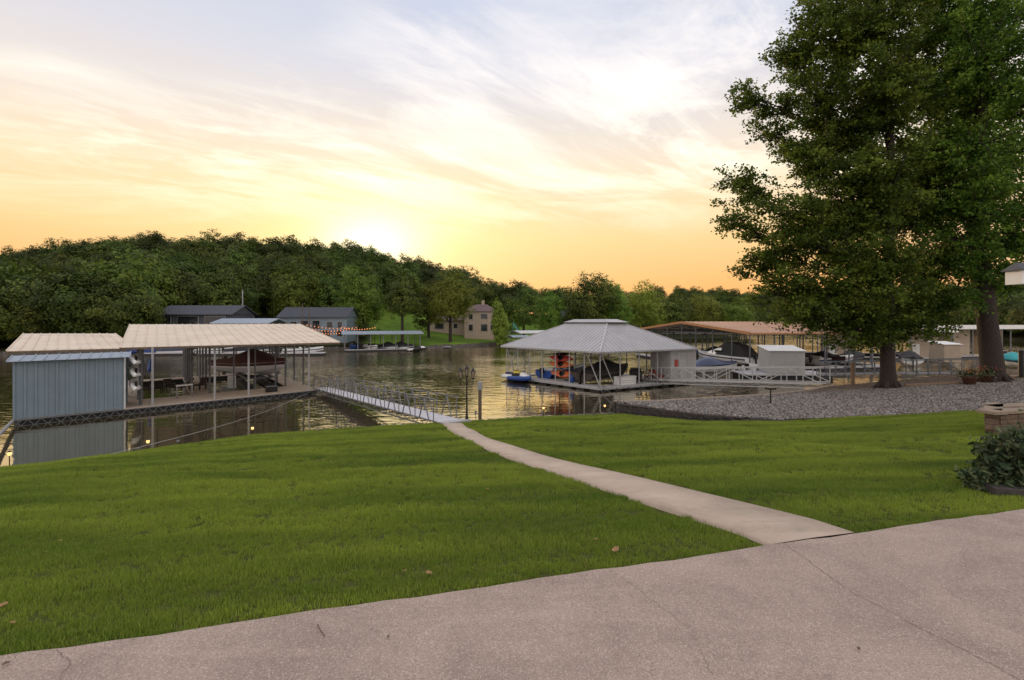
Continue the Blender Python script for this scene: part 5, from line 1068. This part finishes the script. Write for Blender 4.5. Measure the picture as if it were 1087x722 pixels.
# boats seen between posts of the left dock, moored at the far left bank
for k, (px, m, c, b_, lab) in enumerate(((160, M_blue, None, None, 'blue and white boat moored far behind the blue grey hut'), (192, M_gel, M_navy, None, 'white boat with navy cover behind the left dock posts'), (232, M_gel, None, M_navy, 'white pontoon style boat with navy canopy behind the left dock'), (262, M_gel, M_dark, None, 'white boat with dark cover behind the lifted maroon boat'), (322, M_gel, None, None, 'open white boat left of the far flat roofed dock'))):
    q = G(px, 377, 0); boat(lab, (q.x, q.y, .1), .15 * k, 7.0, 2.4, m, cover=c, bimini=b_, stripe=M_navy, group='boats moored along the far left shore')
for k, (pa, pb_, lab) in enumerate(((150, 206, 'low floating dock under the long dark boathouse'), (214, 292, 'low floating dock beneath the pale blue roof'), (296, 345, 'low floating dock in front of the blue grey lake house'))):
    a, b = G(pa, 375.0, .45), G(pb_, 374.5, .45); r = root('floating_dock', a, lab, 'floating dock'); part('deck', MB().beam(a, b, 2.4, .12), M_deckg, r, True); part('floats', MB().beam(a - up * .3, b - up * .3, 2.2, .45), M_foam, r, True)

# ================================================================ near shore things
def SH(px, back=.25):
    x = 0.
    for _ in range(30): x = (px - CX) / F * (Bv(x)[0] - back)
    y = Bv(x)[0] - back; return Vector((x, y, gz(x, y)))
def lantern_post():
    p = SH(495.5, .2); p.z -= .05; r = root('lamp_post', p, 'black three lantern lamp post on the lawn edge beside the gangway', 'lamp post'); hh = 2.25
    part('post', MB().lathe((0, 0, 0), [(.13, 0), (.13, .08), (.09, .12), (.07, .3), (.045, .45), (.038, 1.2), (.05, 1.25), (.035, 1.3), (.03, hh)], 12), M_black, r)
    for k, (x, z) in enumerate(((-.30, hh - .12), (.30, hh - .12), (0, hh))):
        if x: part('arm', MB().tube([(0, 0, hh - .35), (x * .5, 0, hh - .45), (x, 0, hh - .36), (x, 0, z)], .018, 6), M_black, r)
        L_ = part('lantern', MB().lathe((x, 0, z + .34), [(.13, 0), (.08, .07), (.03, .13), (.02, .18), (.005, .22)], 6).lathe((x, 0, z), [(.05, -.04), (.07, 0), (.07, .02)], 6), M_black, r); part('glass', MB().lathe((x, 0, z + .02), [(.06, 0), (.11, .32)], 6), pmat('lantern_glass', (.25, .2, .15), .15, var=.1), L_)
        b = MB()
        for q in range(6): a = q * math.tau / 6; b.beam((x + .065 * math.cos(a), .065 * math.sin(a), z + .02), (x + .118 * math.cos(a), .118 * math.sin(a), z + .34), .012)
        part('bar', b, M_black, L_)
lantern_post()
p = D(509.5, 445, 26.0); p.z = -.3; r = root('mooring_pile', p, 'weathered wooden pile with a grey cap standing in the lake near the lamp post', 'pile'); ztop = H - (410 - CY) / F * 26; part('pile', MB().tube([p - up, Vector((p.x, p.y, ztop))], [.10, .09], 10), M_wood, r, True); part('cap_box', MB().box((p.x, p.y, ztop + .02), (.26, .22, .42), top=.9), M_galv, r, True)
LM = [(10, 498, 485, 1, 'lit garden stake light nearest the left edge of the lawn'), (157, 481, 472.5, 1, 'lit garden stake light on the shore below the left dock hut'), (268, 467, 460.5, 1, 'lit garden stake light on the shore below the left dock posts'), (505, 447.5, 440, 0, 'unlit garden stake light beside the black lamp post'), (577, 443, 434.5, 1, 'lit garden stake light left of the hip roofed boathouse reflection'), (642, 440, 431.5, 1, 'lit garden stake light near the left tip of the retaining wall'), (189, 478, 475, 0, 'short dark garden stake without a lamp glow')]
for px, pb_, pt, lit, lab in LM:
    p = SH(px, .22); h_ = max(.15, (pb_ - pt) / F * p.y); r = root('garden_light', p, lab, 'garden light', 'garden stake lights along the shore'); part('stake', MB().tube([(0, 0, -.05), (0, 0, h_)], .014, 6), M_black, r)
    part('globe', MB().lathe((0, 0, h_), [(.025, 0), (.05, .03), (.055, .08), (.04, .12)], 10), M_lit if lit else M_galv, r, smooth=True); part('hat', MB().lathe((0, 0, h_ + .12), [(.07, 0), (.05, .03), (.01, .05)], 10), M_black, r)
# mooring cable and stiff arm at the left
r = root('mooring_cable', K(LEN, 0), 'thin mooring cable running from the left dock corner to the shore', 'cable'); A, Bq = K(LEN - .5, -.05, -.1), T(118, 486) + up * .1; part('cable', MB().tube([A.lerp(Bq, t) - up * .35 * math.sin(math.pi * t) for t in np.linspace(0, 1, 12)], .012, 5), M_galv, r, True)
a, b = K(-.1, .3, -.1), G(-40, 500, 1.1); r = root('dock_stiff_arm', a, 'grey steel arm bracing the left dock hut corner to the shore', 'brace'); part('tube', MB().tube([a, b], .07, 8).tube([a + v * .8, b + v * .8], .05, 8), M_galv, r, True); part('crossbar', MB().beam(a.lerp(b, .3), a.lerp(b, .3) + v * .8, .05).beam(a.lerp(b, .7), a.lerp(b, .7) + v * .8, .05), M_galv, r, True)
q = K(-.6, 1.2, .0); bm_ = G(3, 470, 0); 
# small fire grill post in the gravel and timbers
p = T(818, 429); r = root('grill_stand', p, 'small dark pedestal grill standing in the gravel', 'grill'); hh = 16 / F * p.y; part('post', MB().tube([p - up * .1, p + up * hh], .035, 8), M_black, r, True); part('grill_top', MB().box(p + up * (hh + .03), (.42, .34, .09)).box(p + up * (hh + .05) + Vector((.33, 0, .02)), (.3, .03, .03)), M_black, r, True)
def timber(a, b, lab, w_=.22, h=.2): 
    a, b = T(*a), T(*b); r = root('timber_edging', a, lab, 'timber'); part('beam', MB().beam(a + up * h * .35, b + up * h * .35, w_, h), M_timber, r, True); part('spike', MB().tube([a.lerp(b, .5) + up * (h * .85), a.lerp(b, .5) + up * (h * .9)], .02, 6), M_steel, r, True)
timber((878, 407), (931, 411.5), 'pale timber edging left of the maple trunk'); timber((961, 411), (1018, 408.5), 'pale timber edging right of the maple trunk'); timber((848, 413), (872, 410.5), 'short pale timber at the foot of the white gangway')
timber((1043, 405.5), (1060, 404.5), 'low wooden step right of the flower pots', .5, .2); timber((1058, 402), (1084, 401.5), 'upper wooden step close to the right edge', .6, .2)
p = T(905, 410); r = root('timber_post', p, 'square wooden post standing left of the maple trunk', 'post'); part('post', MB().box(p + up * .7, (.17, .17, 1.7)), M_timber, r, True); part('cap', MB().box(p + up * 1.57, (.2, .2, .05)), M_timber, r, True)
def pot(px, py, lab, fl):
    p = T(px, py); r = root('flower_pot', p, lab, 'flower pot', 'flower pots on the gravel terrace'); part('pot', MB().lathe((0, 0, 0), [(.26, 0), (.36, .45), (.40, .47), (.40, .53), (.34, .53)], 18), M_terra, r, smooth=True)
    C = rng.normal(size=(60, 3)) * np.array([.28, .28, .12]) + np.array([0, 0, .72]); L = C.repeat(12, 0) + rng.normal(size=(720, 3)) * .08; V, Q = quads(L, rng.normal(size=L.shape) + np.array([0, 0, .8]), .045); npmesh('leaves', V, Q, M_leafD, r, tint=rng.random(len(Q)))
    C = rng.normal(size=(150, 3)) * np.array([.30, .30, .10]) + np.array([0, 0, .86]); V, Q = quads(C, rng.normal(size=C.shape) * .5 + np.array([0, -.4, .8]), .05); npmesh('blossoms', V, Q, fl, r, tint=rng.random(len(Q)))
pot(1029, 409, 'terracotta pot with yellow and red flowers left of the dark trunk', pmat('mixed_blossom', (.30, .13, .03), .7, var=.6, scale=9)); pot(1046, 406.5, 'terracotta pot with deep red flowers touching the dark trunk', pmat('red_blossom', (.20, .03, .025), .7, var=.5, scale=9))
p = T(1084, 402); r = root('bollard_post', p, 'thick dark post standing at the right edge of the terrace', 'post'); part('shaft', MB().lathe((0, 0, 0), [(.14, -.1), (.14, 1.7), (.18, 1.72), (.18, 1.8), (.05, 1.86)], 12), M_black, r); part('base', MB().box((0, 0, .04), (.42, .42, .1)), M_wood, r)
# stone planter with cap at the right
pa, pb_ = T(1053, 461), T(1112, 470); top = .0
r = root('stone_planter', pa, 'brown stone planter wall with pale capstones at the right edge', 'planter'); mb = MB(); cp = MB(); hh = 24 / F * pa.y
Zt = pa.z + hh * .92; dd = Vector((pa.x + .9, pa.y, 0)).normalized(); ee = Vector((1, .22, 0)).normalized()
def stones(a, d_, L, zb):
    z = zb; k = 0
    while z < Zt - .02:
        h = min(random.uniform(.10, .16), Zt - z); s = -random.uniform(0, .2)
        while s < L: l = random.uniform(.18, .42); c = a + d_ * (s + l / 2) + Vector((0, 0, z + h / 2 - a.z)); mb.box(c, (l - .012, .26 + random.uniform(-.02, .03), h - .012), rz=math.atan2(d_.y, d_.x)); s += l
        z += h; k += 1
stones(pa + ee * .1, ee, 4.6, pa.z - .25); stones(pa, dd, 1.1, pa.z - .1); stones(pa + dd * 1.1, ee, 4.6, pa.z)
for (a, d_, L) in ((pa, ee, 4.6), (pa, dd, 1.2), (pa + dd * 1.1, ee, 4.6)):
    s = -.15
    while s < L: l = random.uniform(.5, .8); c = a + d_ * (s + l / 2); cp.box((c.x, c.y, Zt + .035), (l - .01, .36, .07), rz=math.atan2(d_.y, d_.x)); s += l
part('stonework', mb, M_stone, r, True); cp.box((pa.x, pa.y, Zt + .037), (.46, .44, .075), rz=.2); part('capstone', cp, M_cap, r, True); part('soil', MB().slab([Vector((q.x, q.y, Zt - .12)) for q in (pa, pa + ee * 4.5, pa + dd * 1.05 + ee * 4.5, pa + dd * 1.05)], .1), pmat('soil', (.06, .04, .03), .95, bump=.5), r, True)
# shrub in front of it
def shrub(px, py, lab, n, rad, hgt, m, leaf=.07, seed=1):
    p = T(px, py); r = root('leafy_shrub', p, lab, 'shrub'); st = MB(); V_ = []; tips = []
    for k in range(n):
        a = rng.uniform(0, 6.28); q = rad * math.sqrt(rng.random()); e = Vector((q * math.cos(a), q * math.sin(a), hgt * rng.uniform(.35, 1.0) * (1 - .45 * (q / rad) ** 2))); st.tube([(e.x * .15, e.y * .15, -.05), (e.x * .6, e.y * .6, e.z * .5), e], [.012, .009, .004], 5, cap=False)
        for t in np.linspace(.25, 1, 13): tips.append((e.x * (.15 + .85 * t) + rng.normal() * .05, e.y * (.15 + .85 * t) + rng.normal() * .05, e.z * t + rng.normal() * .04))
    C = np.array(tips).repeat(3, 0) + rng.normal(size=(len(tips) * 3, 3)) * .035; V, Q = quads(C, rng.normal(size=C.shape) * .7 + np.array([0, -.3, .8]), leaf, .42); npmesh('foliage', V, Q, m, r, tint=rng.random(len(Q))); part('stem', st, M_bark, r)
shrub(1080, 519, 'dark leafy shrub in front of the stone planter at the right edge', 120, .44, .88, M_leafD, .062); shrub(1112, 508, 'second dark shrub half cut off by the right edge of the photo', 90, .6, .95, M_leafD, .06)
shrub(1052, 520, 'small sprawling low plant at the left foot of the dark shrub', 40, .34, .34, M_leafD, .045)
p0 = T(1084, 532); r = root('edging_stone', p0, 'flat pale concrete edging slab under the dark shrub', 'edging'); part('slab', MB().box(p0 + Vector((.7, .15, .03)), (1.6, .3, .10), rz=-.25), M_block, r, True); part('joint', MB().box(p0 + Vector((.7, .15, .102)), (.02, .3, .01), rz=-.25), M_crack, r, True)
# dead leaves and a twig
M_dead = pmat('dead_leaf', (.30, .17, .07), .8, var=.5, scale=15)
def leaf(p, s, rz, lab, m=M_dead):
    r = MB(); pts_ = []
    for i in range(14): a = math.tau * i / 14; q = s * (.65 + .35 * abs(math.cos(2.5 * a))); pts_.append((q * math.cos(a), q * .8 * math.sin(a), .25 * q * math.cos(2 * a) ** 2 + .012))
    mb = MB(); mb.slab(pts_, .0018); o = part('dead_leaf', mb, m); o.location = p; o.rotation_euler = (random.uniform(-.3, .3), random.uniform(-.3, .3), rz); tag(o, lab, 'leaf')
for px, py, s, lab in ((4, 648, .05, 'pale curled dead leaf at the left edge of the lawn'), (13, 668, .03, 'small tan leaf below the curled leaf at the left edge'), (455, 614, .045, 'tan dead leaf near the front edge of the lawn, left of centre'), (430, 612, .035, 'brown dead leaf just left of the tan one near the lawn edge'), (654, 588, .06, 'large brown dead leaf near the patio edge in mid lawn'), (632, 577, .03, 'small pale leaf just up the lawn from the large brown one'), (48, 590, .03, 'pale leaf low on the left lawn'), (64, 578, .03, 'pale leaf above its twin on the left lawn'), (518, 522, .04, 'dark dead leaf beside the right half of the left lawn'), (922, 520, .035, 'pale leaf on the right lawn near the patio'), (230, 512, .04, 'pale leaf high on the left lawn'), (766, 470, .05, 'tan leaf far up the right lawn')):
    p = T(px, py); leaf(p + up * .03, s * .8, random.random() * 6, lab)
for px, py, s, lab in ((6, 706, .022, 'small dead leaf on the patio at the left corner'), (912, 690, .015, 'tiny dark leaf on the patio below the footpath'), (412, 677, .012, 'tiny dead leaf on the patio right of the twig')): leaf(G(px, py, 3.806), s, 1, lab, M_wood)
a, b = G(337, 663, 3.815), G(345, 676, 3.815); r = root('twig', a, 'thin dark bent twig lying on the patio', 'twig'); part('stick', MB().tube([a, a.lerp(b, .45) + Vector((-.008, 0, .006)), b], [.005, .0045, .003], 6), M_wood, r, True)
